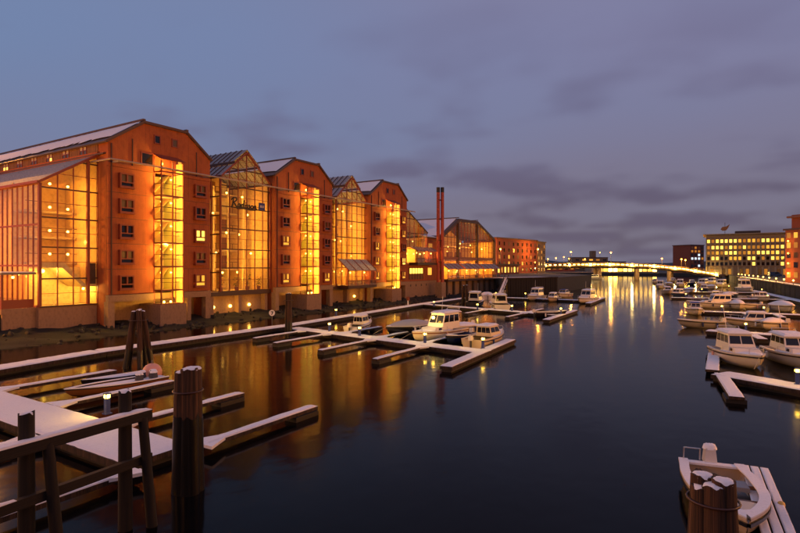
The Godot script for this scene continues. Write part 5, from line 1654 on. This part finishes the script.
func boat(kind: String, label: String, at: Vector3, turn_deg: float, L: float, look := {}) -> Node3D:
	var called: String = {"cruiser": "cabin_cruiser", "cabin": "cabin_boat", "covered": "covered_boat", "open": "open_boat"}[kind]
	var t = thing(called, label, "boat", Vector3(at.x, 0, at.z), deg_to_rad(turn_deg), look.get("group", "boats at the moorings"))
	var B: float = look.get("beam", L * 0.34 if L < 7.0 else 2.2 + (L - 7.0) * 0.28)
	var h: float = look.get("h", 0.62 + L * 0.055)
	var hm = look.get("hull", M.gel_white)
	var top = look.get("top", M.gel_white)
	var stripe = look.get("stripe", M.gel_dark)
	put(t, "hull", hull_mesh(L, B, h), hm)
	put(t, "stripe", gunwale_mesh(L, B, h, 0.02, 0.10, 0.12), stripe)
	put(t, "gunwale", gunwale_mesh(L, B, h, 0.14, 0.07, -0.02), top)
	var sn = look.get("snow", true)
	var deck_m = M.snow if sn else top
	if kind == "open":
		put(t, "floor", deck_mesh(L, B, h, 0.02, 0.86, h * 0.72, 0.24, 0.02), M.boat_grey if not sn else M.snow)
		put(t, "foredeck", deck_mesh(L, B, h, 0.74, 0.99, 0.02, 0.04, 0.06), deck_m)
		for s in [0.30, 0.55]:
			var e = hull_ring(L, B, h, s)[3]
			span(t, "thwart", M.gel_wood, Vector3(-e.x + 0.05, h * 0.52, e.z - 0.16), Vector3(e.x - 0.05, h * 0.58, e.z + 0.16))
	else:
		put(t, "foredeck", deck_mesh(L, B, h, 0.40, 0.99, 0.0, 0.06, 0.10), deck_m)
		put(t, "cockpit_floor", deck_mesh(L, B, h, 0.0, 0.42, h * 0.45, 0.10, 0.0), M.boat_grey)
	var zb = L / 2
	if kind == "cruiser":
		var y0 = h * 0.92
		var lowc = taper(B * 0.36, zb - L * 0.72, zb - L * 0.32, y0, B * 0.30, zb - L * 0.66, zb - L * 0.32, y0 + 0.42)
		put(t, "coach_roof", taper_mesh(lowc), top)
		for s in [1, 3]:
			face_pane(t, lowc, [[0, 1, 5, 4], [1, 2, 6, 5], [2, 3, 7, 6], [3, 0, 4, 7]][s], 0.2, 0.8, 0.35, 0.8, M.pane_dark)
		var y1 = y0 + 0.40
		var hh: float = look.get("house", 1.15)
		var c = taper(B * 0.36, zb - L * 0.56, zb - L * 0.16, y1 - 0.3, B * 0.30, zb - L * 0.47, zb - L * 0.16, y1 + hh)
		put(t, "wheelhouse", taper_mesh(c), top)
		var wm = look.get("window", M.pane_dark)
		for k in 2: face_pane(t, c, [0, 1, 5, 4], 0.05 + 0.47 * k, 0.48 + 0.47 * k, 0.42, 0.88, wm)
		for f in [[1, 2, 6, 5], [3, 0, 4, 7]]:
			for k in 3: face_pane(t, c, f, 0.04 + 0.32 * k, 0.32 + 0.32 * k, 0.45, 0.88, wm)
		face_pane(t, c, [2, 3, 7, 6], 0.1, 0.9, 0.3, 0.88, wm)
		var rf = taper(B * 0.34, zb - L * 0.50, zb - L * 0.10, y1 + hh, B * 0.31, zb - L * 0.49, zb - L * 0.11, y1 + hh + 0.08)
		put(t, "roof", taper_mesh(rf), top)
		if sn: put(t, "roof_snow", taper_mesh(taper(B * 0.32, zb - L * 0.49, zb - L * 0.11, y1 + hh + 0.075, B * 0.26, zb - L * 0.45, zb - L * 0.15, y1 + hh + 0.22)), M.snow)
		if look.get("arch", true):
			for s in [-1, 1]:
				bar(t, "roof_rail", M.chrome, Vector3(s * B * 0.30, y1 + hh + 0.05, zb - L * 0.16), Vector3(s * B * 0.28, y1 + hh + 0.38, zb - L * 0.13), 0.05, 0.05)
			bar(t, "roof_rail", M.chrome, Vector3(-B * 0.28, y1 + hh + 0.38, zb - L * 0.13), Vector3(B * 0.28, y1 + hh + 0.38, zb - L * 0.13), 0.05, 0.05)
		rails(t, L, B, h, 0.52)
		if look.has("lit"):
			bulb(t, "cabin_lamp", Vector3(0, y1 + hh * 0.72, zb - L * 0.58), 0.16, M.lamp_yellow, 6.0, Color(1, 0.85, 0.45))
	elif kind == "cabin":
		var y0 = h * 0.9
		var c = taper(B * 0.34, zb - L * 0.70, zb - L * 0.36, y0, B * 0.27, zb - L * 0.61, zb - L * 0.36, y0 + 0.95)
		put(t, "wheelhouse", taper_mesh(c), top)
		for k in 2: face_pane(t, c, [0, 1, 5, 4], 0.06 + 0.46 * k, 0.48 + 0.46 * k, 0.38, 0.88, M.pane_dark)
		for f in [[1, 2, 6, 5], [3, 0, 4, 7]]:
			for k in 2: face_pane(t, c, f, 0.06 + 0.46 * k, 0.48 + 0.46 * k, 0.40, 0.88, M.pane_dark)
		for k in 3: face_pane(t, c, [2, 3, 7, 6], 0.05 + 0.31 * k, 0.33 + 0.31 * k, 0.36, 0.88, M.pane_dark)
		put(t, "roof", taper_mesh(taper(B * 0.31, zb - L * 0.64, zb - L * 0.30, y0 + 0.95, B * 0.29, zb - L * 0.63, zb - L * 0.31, y0 + 1.02)), look.get("canvas", top))
		if sn and not look.has("canvas"): put(t, "roof_snow", taper_mesh(taper(B * 0.29, zb - L * 0.63, zb - L * 0.31, y0 + 1.015, B * 0.22, zb - L * 0.60, zb - L * 0.34, y0 + 1.15)), M.snow)
		rails(t, L, B, h, 0.62)
	elif kind == "covered":
		var st = begin(true)
		var N = 12
		var m = 8
		var hump: float = look.get("hump", 0.6)
		var p = func(i, j):
			var s = lerpf(0.0, 0.93, i / float(N))
			var e = hull_ring(L, B, h, s)[3]
			var a = PI * j / m
			var up: float = hump * pow(sin(PI * clampf(s * 0.92 + 0.10, 0.0, 1.0)), 0.7)
			up *= 1.0 + 0.10 * noise.get_noise_2d(i * 1.7 + L, j * 1.9)
			return Vector3(cos(a) * (e.x + 0.04), e.y - 0.06 + up * pow(sin(a), 1.25), e.z)
		for i in N:
			for j in m:
				quad(st, p.call(i, j), p.call(i, j + 1), p.call(i + 1, j + 1), p.call(i + 1, j))
		st.set_smooth_group(-1)
		for j in range(1, m - 1):
			st.add_vertex(p.call(0, 0)); st.add_vertex(p.call(0, j + 1)); st.add_vertex(p.call(0, j))
		put(t, "cover", done(st), look.get("cover", M.snow))
	if look.get("gear", true):
		for q in [[-1.0, 0.22], [1.0, 0.30], [-1.0, 0.55]]:
			var e = hull_ring(L, B, h, q[1])[3]
			var fm = CapsuleMesh.new()
			fm.radius = 0.10
			fm.height = 0.55
			fm.radial_segments = 8
			fm.rings = 3
			put(t, "fender", fm, [M.gel_blue, M.sign_white, M.buoy_pink][int(L * 10.0) % 3], Transform3D(Basis(), Vector3((e.x + 0.10) * q[0], e.y - 0.42, e.z)))
		var bow = hull_ring(L, B, h, 0.97)[3]
		if cos(deg_to_rad(turn_deg)) < -0.8: tube(t, "mooring_rope", M.rope, Vector3(0, bow.y, bow.z), Vector3(0.9, 0.45, bow.z - 1.3), 0.018)
		if kind == "cruiser":
			tube(t, "antenna", M.sign_white, Vector3(B * 0.2, h + 1.6, zb - L * 0.3), Vector3(B * 0.2 + 0.1, h + 3.3, zb - L * 0.26), 0.016)
	if look.get("outboard", kind != "cruiser"):
		var zt = zb + 0.02
		put(t, "outboard", taper_mesh(taper(0.16, zt - 0.05, zt + 0.42, h * 0.80, 0.13, zt + 0.0, zt + 0.36, h * 0.80 + 0.46)), M.canvas_dark if not sn else M.gel_white)
		span(t, "outboard_leg", M.canvas_dark, Vector3(-0.07, -0.3, zt + 0.08), Vector3(0.07, h * 0.8, zt + 0.24))
	return t

func rails(t, L, B, h, s0):
	for side in [-1.0, 1.0]:
		var prev = null
		for k in 6:
			var s = lerpf(s0, 0.985, k / 5.0)
			var e = hull_ring(L, B, h, s)[3]
			var f = Vector3((e.x - 0.06) * side, e.y, e.z)
			var g = f + Vector3(0, 0.42, 0)
			if k % 2 == 0: tube(t, "rail_post", M.chrome, f, g, 0.016)
			if prev != null: tube(t, "bow_rail", M.chrome, prev, g, 0.016)
			prev = g

func boats():
	var g = {"group": "boats on the hotel side"}
	var p = wp(361, 331, 0)
	boat("cabin", "small white cabin boat lying alone between the shore pontoon and the landing", p, 10, 5.6, g)
	boat("covered", "white boat with a dark hull band and pale cover beside the lit cruiser", wp(407, 334, 0), 176, 7.6, {"hull": M.gel_dark, "cover": M.canvas_pale, "hump": 0.7, "group": g.group})
	boat("cruiser", "large white cruiser with a lamp burning in its wheelhouse", wp(437, 340.0, 0), 174, 8.6, {"lit": true, "house": 1.3, "group": g.group, "stripe": M.gel_wood})
	boat("open", "low boat with a dark blue hull beside the white pilothouse boat", wp(459, 343, 0), 180, 5.6, {"hull": M.gel_blue, "group": g.group})
	boat("cabin", "white pilothouse boat lying inside the crossing end of the landing", wp(488, 344.5, 0), -4, 6.6, {"hull": M.gel_cream, "top": M.gel_cream, "group": g.group, "beam": 2.4})
	boat("covered", "small pale boat tied behind the white pilothouse boat", wp(461, 333, 0), 176, 5.4, {"hump": 0.45, "group": g.group})
	boat("cruiser", "white cruiser with round windows tied up before the arched hall's last sunroom", wp(498, 308.5, 0), 30, 10.0, {"group": g.group, "house": 1.1})
	boat("cruiser", "dark-hulled cruiser lying next to the piles before the arched hall", wp(477, 305.5, 0), 12, 9.0, {"hull": M.gel_dark, "group": g.group, "house": 1.2})
	boat("covered", "long snow-covered boat under the foot of the gangway", wp(487, 298.5, 0), 25, 9.0, {"group": g.group})
	boat("cabin", "small white boat lying beside the gangway foot", wp(504, 294.5, 0), 10, 6.5, {"group": g.group})
	boat("open", "small open dinghy with an outboard near the end of the landing", wp(551, 317.0, 0), -60, 4.6, {"group": g.group, "hull": M.gel_dark})
	boat("cruiser", "white cruiser before the timber quay, next to the blue-covered boat", wp(535, 300.3, 0), 178, 8.8, {"group": g.group})
	boat("cabin", "small cream boat squeezed between two cruisers before the timber quay", wp(553, 301.5, 0), 178, 6.0, {"hull": M.gel_cream, "group": g.group})
	boat("cabin", "white boat with a bright blue canvas top before the timber quay", wp(564, 297.5, 0), 178, 8.0, {"canvas": M.canvas_blue, "group": g.group})
	boat("cruiser", "white cruiser at the end of the far landing before the timber quay", wp(586, 303.0, 0), 176, 9.4, {"group": g.group})
	boat("cruiser", "wooden fishing boat lit orange round the corner of the timber quay", wp(567, 285.5, 0), 60, 11.0, {"hull": M.gel_wood, "top": M.gel_cream, "group": g.group, "snow": false})
	boat("cruiser", "far white fishing boat lying beside the bridge pier", wp(592, 279.5, 0), 80, 13.0, {"group": g.group, "lit": true})
	# east side
	var e = "boats on the east side"
	boat("cruiser", "white hardtop cruiser with a dark side band at the crossing end of its landing", wp(741, 364.5, 0), 200, 6.8, {"group": e, "house": 0.95, "beam": 2.7, "h": 1.05})
	boat("cruiser", "white cruiser with a wide windscreen tied up beside the hardtop cruiser", wp(799, 366, 0), 196, 7.6, {"group": e, "house": 0.75, "beam": 2.9, "h": 1.1})
	boat("open", "small grey open boat off the end of the landing with the stub arm", wp(700, 327.5, 0), 120, 5.4, {"group": e, "hull": M.boat_grey})
	boat("cabin", "cream cabin boat lying behind the post lamp of the landing with the stub arm", wp(755, 327.5, 0), 100, 6.4, {"group": e, "hull": M.gel_cream})
	boat("covered", "boat hull under a sloping pale cover near the cream cabin boat", wp(771, 329, 0), 160, 5.4, {"group": e})
	boat("cabin", "white boat with a blue canvas top lying at the end of its landing", wp(695, 314.5, 0), 190, 7.0, {"group": e, "canvas": M.canvas_blue})
	boat("cruiser", "long white cabin boat with a row of windows beside the blue-topped boat", wp(712, 308.0, 0), 110, 8.4, {"group": e, "house": 1.0})
	boat("covered", "boat under a snowy dome cover beside the long white cabin boat", wp(737.5, 309, 0), 185, 7.4, {"group": e, "hump": 0.8})
	boat("open", "open boat with a raised outboard between the two snowy covered boats", wp(752, 309, 0), 150, 5.6, {"group": e})
	boat("covered", "broad boat under a snowy cover between the post lamp and the spine", wp(784, 311.5, 0), 190, 9.0, {"group": e, "hump": 0.85})
	boat("cabin", "white cabin boat between the spine and the snowy broad covered boat", wp(761, 301.0, 0), 200, 8.0, {"group": e})
	boat("cruiser", "tall white flybridge cruiser lying along the spine below the office building", wp(746, 292.0, 0), 190, 12.0, {"group": e, "house": 2.0})
	var far = [[655, 283.5, 9.0, 1], [667.5, 294.0, 8.5, 1], [678, 297.2, 8.6, 1], [680, 287.0, 10.0, 0], [690, 293.0, 9.5, 2], [702, 286.5, 10.5, 0], [704, 291.5, 9.0, 1], [712, 289.0, 8.5, 2], [720.5, 287.3, 10.5, 0], [669, 286.0, 9.0, 2], [692, 285.0, 9.0, 1], [711, 284.5, 10.0, 0], [660, 288.5, 8.5, 0], [673, 282.5, 10.0, 1], [729, 297.8, 8.0, 2], [716, 299.8, 7.6, 1]]
	var kinds = ["cruiser", "cabin", "covered"]
	var words = ["far %s cruiser lying in the crowded east moorings before the bridge", "far small %s cabin boat lying in the crowded east moorings before the bridge", "far %s boat under a snowy cover in the crowded east moorings"]
	for k in far.size():
		var f = far[k]
		boat(kinds[f[3]], words[f[3]] % ["white-hulled", "cream-hulled", "blue-hulled", "white-hulled"][k % 4], wp(f[0], f[1], 0), 180.0 + 14.0 * sin(k * 2.1), f[2], {"group": "far boats of the east moorings", "gear": false, "hull": [M.gel_white, M.gel_cream, M.gel_blue, M.gel_white][k % 4]})

# ------------------------------------------------------------------ near the viewer
# a round timber: uneven, slightly tapering, with a worn top
func log_mesh(r0: float, r1: float, h: float, sd: float, lean := Vector3.ZERO, sides := 14, ragged := 0.06) -> ArrayMesh:
	var st = begin(true)
	var nv = 12
	var p = func(i, j):
		var v = float(j) / nv
		var a: float = TAU * (i % sides) / sides
		var r: float = lerpf(r0, r1, v) * (1.0 + 0.07 * noise.get_noise_3d(cos(a) * 1.2 + sd, v * 1.1, sin(a) * 1.2) + 0.05 * noise.get_noise_3d(cos(a) * 5.0 + sd, v * 0.7, sin(a) * 5.0))
		var y = v * h
		if j == nv: y += ragged * noise.get_noise_2d(cos(a) * 2.5 + sd, sin(a) * 2.5) * 2.0
		return Vector3(cos(a) * r, y, sin(a) * r) + lean * v
	for j in nv:
		for i in sides:
			quad(st, p.call(i, j), p.call(i, j + 1), p.call(i + 1, j + 1), p.call(i + 1, j))
	st.set_smooth_group(1)
	var c = Vector3(0, h, 0) + lean
	for i in sides:
		st.add_vertex(c); st.add_vertex(p.call(i + 1, nv)); st.add_vertex(p.call(i, nv))
	return done(st)

func snow_cap(r: float, sd: float, th: float) -> ArrayMesh:
	var st = begin(true)
	var sides = 16
	var p = func(i, k):
		var a: float = TAU * (i % sides) / sides
		var q: float = [0.0, 0.45, 0.80, 0.97][k]
		var e: float = r * q * (1.0 + 0.20 * noise.get_noise_2d(cos(a) * 2.0 + sd, sin(a) * 2.0))
		var y: float = [th, th * 0.95, th * 0.62, -0.03][k] * (1.0 + 0.5 * noise.get_noise_2d(cos(a) * q * 2.0 + sd, sin(a) * q * 2.0 + 9.0))
		return Vector3(cos(a) * e, y, sin(a) * e)
	for k in 3:
		for i in sides:
			quad(st, p.call(i, k), p.call(i + 1, k), p.call(i + 1, k + 1), p.call(i, k + 1))
	return done(st)

func pile_cluster(label: String, at: Vector3, top: float, r: float, spread: float, n: int, group: String, lean_in := 0.5, foot_top := 1.3):
	var t = thing("mooring_piles", label, "piles", Vector3(at.x, -1.5, at.z), 0.0, group)
	for k in n:
		var a = TAU * k / n + 0.4
		var o = Vector3(cos(a), 0, sin(a)) * spread
		var h = top + 1.5 - 0.10 * (k % 3)
		if n == 1: o = Vector3.ZERO
		var m = log_mesh(r * 1.12, r * 0.95, h, k * 7.3 + at.x, -o * lean_in)
		var l = put(t, "pile", m, M.pile_wood, Transform3D(Basis(), o))
		var ht = foot_top + 1.5 + 0.12 * sin(k * 2.3)
		put(l, "dark_foot", log_mesh(r * 1.15, lerpf(r * 1.12, r * 0.95, ht / h) * 1.03, ht, k * 7.3 + at.x, -o * lean_in * (ht / h), 14, 0.16), M.dark_foot_wood)
		put(l, "snow", snow_cap(r * 0.93, k * 3.1 + at.z, 0.05), M.snow, Transform3D(Basis(), Vector3(0, h - 0.005, 0) - o * lean_in))
	for y in ([1.5 + top * 0.82] if n > 1 else []):
		var st = begin(true)
		var R = spread * (1.0 - lean_in * 0.85) + r * 1.06
		for i in 20:
			for j in 6:
				var f = func(ii, jj):
					var a: float = TAU * ii / 20.0
					var b: float = TAU * jj / 6.0
					return Vector3(cos(a) * (R + 0.03 * cos(b)), y + 0.03 * sin(b), sin(a) * (R + 0.03 * cos(b)))
				quad(st, f.call(i, j), f.call(i, j + 1), f.call(i + 1, j + 1), f.call(i + 1, j))
		put(t, "binding_wire", done(st), M.steel_dark)
	return t

func foreground():
	# single stout pile by the landing stage
	var c = at_depth(188, 300, 17.8)
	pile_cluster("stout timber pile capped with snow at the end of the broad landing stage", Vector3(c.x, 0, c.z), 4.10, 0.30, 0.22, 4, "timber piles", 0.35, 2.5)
	# the piles in front of the small motor boat
	c = at_depth(713, 300, 12.0)
	pile_cluster("bundle of thick timber piles with broken tops before the small motor boat", Vector3(c.x, 0, c.z), 2.75, 0.26, 0.40, 6, "timber piles", 0.45, 0.6)
	c = at_depth(138, 300, 40.0)
	pile_cluster("leaning group of timber piles behind the snowy rowing boat", Vector3(c.x, 0, c.z), 4.25, 0.19, 1.15, 5, "timber piles", 0.72)
	c = at_depth(288.5, 300, 60.0)
	pile_cluster("pair of tall timber piles where the landing leaves the shore pontoon", Vector3(c.x, 0, c.z), 4.5, 0.26, 0.38, 2, "timber piles", 0.45)
	c = wp(465, 306, 0)
	pile_cluster("pair of timber piles beside the dark-hulled cruiser", Vector3(c.x, 0, c.z), 4.0, 0.3, 0.6, 2, "timber piles", 0.3)
	timber_rail()
	rowing_boat()
	near_boat()
	var b = thing("mooring_buoy", "round pink mooring buoy beside the snowy rowing boat", "buoy", Vector3(wp(152, 381, 0).x, 0, wp(152, 381, 0).z))
	ball(b, "ball", M.buoy_pink, Vector3(0, 0.55, 0), 0.62)
	tube(b, "ring_post", M.steel_grey, Vector3(0, 1.1, 0), Vector3(0, 1.35, 0), 0.06)
	# round sign on the shore pontoon
	var sp = wp(272, 325, 0.46)
	var s = thing("round_sign", "round white sign on a short pole on the shore pontoon", "sign", sp, deg_to_rad(YAW))
	tube(s, "pole", M.steel_grey, Vector3.ZERO, Vector3(0, 1.2, 0), 0.035)
	tube(s, "disc", M.sign_white, Vector3(0, 1.45, 0.02), Vector3(0, 1.45, 0.06), 0.36, "disc")
	put(s, "symbol", prism(poly([[-0.14, 0.20], [0.16, 0.20], [0.16, 0.10], [0.02, -0.22], [-0.08, -0.22], [0.04, 0.10], [-0.14, 0.10]]), Vector3(0, 1.45, 0.065), Vector3(1, 0, 0), Vector3(0, 1, 0), Vector3(0, 0, 0.01)), M.black_paint)
	# lifebuoy post on the shore pontoon
	var lp = wp(408, 305.5, 0.46)
	var lb = thing("lifebuoy_post", "short post with a red and white board on the shore pontoon", "post", lp)
	tube(lb, "post", M.sign_white, Vector3.ZERO, Vector3(0, 1.3, 0), 0.12)
	span(lb, "board", M.gel_red, Vector3(-0.25, 0.9, -0.15), Vector3(0.25, 1.6, 0.15))

func timber_rail():
	var t = thing("timber_rail", "heavy snow-topped timber rail on paired posts standing in the water", "timber rail", Vector3(-14.2, -1.5, -6.3))
	var yo = 1.5
	var a = Vector3(0.35, 3.20 + yo, 4.6)
	var b = Vector3(-0.25, 3.20 + yo, -3.15)
	bar(t, "top_rail", M.timber, a, b, 0.30, 0.26)
	var d = b - a
	put(t, "snow", snow_on_board(0.29, d.length(), 0.07, 4.0), M.snow, Transform3D(Basis(Vector3.UP, atan2(-d.x, -d.z)), a + Vector3(0, 0.13, 0)))
	var e = Vector3(0.35, 1.92 + yo, 4.6)
	var f = Vector3(-0.25, 1.92 + yo, -3.2)
	bar(t, "lower_rail", M.timber, e, f, 0.16, 0.24)
	put(t, "snow", snow_on_board(0.15, 4.2, 0.05, 8.0), M.snow, Transform3D(Basis(Vector3.UP, atan2(-d.x, -d.z)), e + Vector3(0, 0.12, 0)))
	for s in [[0.0, 0.05], [-0.2, -2.55]]:
		var o = Vector3(s[0], 0, s[1])
		var p1 = put(t, "post", log_mesh(0.19, 0.17, 5.45, s[1] * 3.0 + 2.0, Vector3(0.0, 0, 0.0), 12), M.timber, Transform3D(Basis(), o + Vector3(-0.22, 0, 0.02)))
		put(p1, "snow", snow_cap(0.16, s[1], 0.04), M.snow, Transform3D(Basis(), Vector3(0, 5.45, 0)))
		put(t, "post", log_mesh(0.16, 0.13, 4.66, s[1] * 5.0, Vector3(-0.30, 0, 0.25), 12), M.timber, Transform3D(Basis(), o + Vector3(0.32, 0, -0.60)))

func rowing_boat():
	var a = wp(66, 395, 0.3)
	var b = wp(161, 378, 0.3)
	var c = (a + b) * 0.5
	var d = a - b
	var t = thing("rowing_boat", "long low wooden rowing boat heaped with snow and gear", "boat", Vector3(c.x, 0, c.z), atan2(-d.x, -d.z))
	var L = 5.8
	put(t, "hull", hull_mesh(L, 1.7, 0.52), M.gel_wood)
	put(t, "gunwale", gunwale_mesh(L, 1.7, 0.52, 0.12, 0.06, -0.02), M.timber)
	put(t, "snow", deck_mesh(L, 1.7, 0.52, 0.0, 0.98, 0.10, 0.10, 0.10), M.snow)
	put(t, "gunwale_snow", gunwale_mesh(L, 1.7, 0.52, 0.10, 0.05, -0.07), M.snow)
	for s in [[-0.3, 1.2], [0.3, 1.7], [0.1, 2.3], [-0.35, 2.1]]:
		var k = put(t, "gear_sack", log_mesh(0.26, 0.20, 0.34, s[1] * 9.0, Vector3(0.05, 0, 0.04), 10), M.canvas_dark, Transform3D(Basis(), Vector3(s[0], 0.50, s[1])))
		put(k, "snow", snow_cap(0.24, s[0] * 9.0, 0.10), M.snow, Transform3D(Basis(), Vector3(0.05, 0.33, 0.04)))
	# a second, darker boat lying behind it
	var t2 = thing("rowing_boat", "narrow dark rowing boat half hidden behind the snow-heaped one", "boat", Vector3(c.x - 2.2, 0, c.z - 1.4), atan2(-d.x, -d.z) + 0.06)
	put(t2, "hull", hull_mesh(4.8, 1.3, 0.50), M.gel_dark)
	put(t2, "snow", deck_mesh(4.8, 1.3, 0.50, 0.0, 0.98, 0.05, 0.10, 0.08), M.snow)

func near_boat():
	var a = wp(714, 482, 0.2)
	var b = wp(743, 536, 0.2)
	var c = (a + b) * 0.5
	var d = b - a
	var t = boat("open", "small cream motor boat seen from above behind the bundle of piles", c, rad_to_deg(atan2(-d.x, -d.z)), 5.0, {"beam": 2.15, "h": 0.78, "hull": M.gel_cream, "top": M.gel_cream, "snow": false, "outboard": false, "gear": false, "group": "boats on the east side"})
	put(t, "gunwale_snow", gunwale_mesh(5.0, 2.15, 0.78, 0.26, 0.05, -0.06), M.snow)
	put(t, "transom_snow", plate(Vector3(-0.95, 0.70, 2.46), Vector3(0.95, 0.70, 2.46), Vector3(0.95, 0.70, 2.18), Vector3(-0.95, 0.70, 2.18), -0.07), M.snow)
	put(t, "outboard", taper_mesh(taper(0.20, 2.40, 2.95, 0.62, 0.15, 2.45, 2.85, 1.15)), M.gel_white)
	put(t, "outboard_snow", snow_cap(0.24, 2.0, 0.14), M.snow, Transform3D(Basis(), Vector3(0, 1.14, 2.65)))
	span(t, "outboard_leg", M.canvas_dark, Vector3(-0.09, -0.5, 2.52), Vector3(0.09, 0.64, 2.76))
	for s in [0.35, 0.85]:
		tube(t, "ladder_rail", M.chrome, Vector3(s, 0.75, 2.42), Vector3(s, 1.15, 2.35), 0.025)
	tube(t, "ladder_rail", M.chrome, Vector3(0.35, 1.15, 2.35), Vector3(0.85, 1.15, 2.35), 0.025)
	span(t, "seat_cushion", M.boat_grey, Vector3(-0.75, 0.46, 0.6), Vector3(0.75, 0.60, 1.2))
	# narrow boarded jetty beside it
	var p = wp(754, 463, 0.5)
	var q = wp(790, 560, 0.5)
	var e = q - p
	var j = thing("narrow_jetty", "narrow jetty of three long snowy boards with a yellow fender", "jetty", Vector3(p.x, 0, p.z), atan2(-e.x, -e.z))
	var l = e.length()
	span(j, "float", M.float_black, Vector3(-0.34, -0.3, -0.2), Vector3(0.34, 0.22, -l))
	for k in 3:
		var x = -0.29 + 0.29 * k
		span(j, "board", M.plank, Vector3(x - 0.125, 0.30, 0), Vector3(x + 0.125, 0.40, -l))
		put(j, "snow", snow_on_board(0.25, l - 0.15, 0.05, k * 5.0), M.snow, Transform3D(Basis(), Vector3(x, 0.402, -0.08)))
	for k in 3:
		span(j, "cross_beam", M.plank, Vector3(-0.48, 0.22, -0.15 - 1.7 * k), Vector3(0.48, 0.30, -0.33 - 1.7 * k))
	var fd = thing("boat_fender", "yellow sausage-shaped fender hanging on the narrow jetty", "fender", wp(781, 506, 0.3))
	var cm = CapsuleMesh.new()
	cm.radius = 0.10
	cm.height = 0.62
	put(fd, "fender_body", cm, M.buoy_yellow, Transform3D(Basis(Vector3(1, 0, 0), 1.25), Vector3(0, 0.05, 0)))
	tube(fd, "fender_rope", M.sign_white, Vector3(0, 0.1, -0.3), Vector3(-0.15, 0.14, -0.45), 0.012)
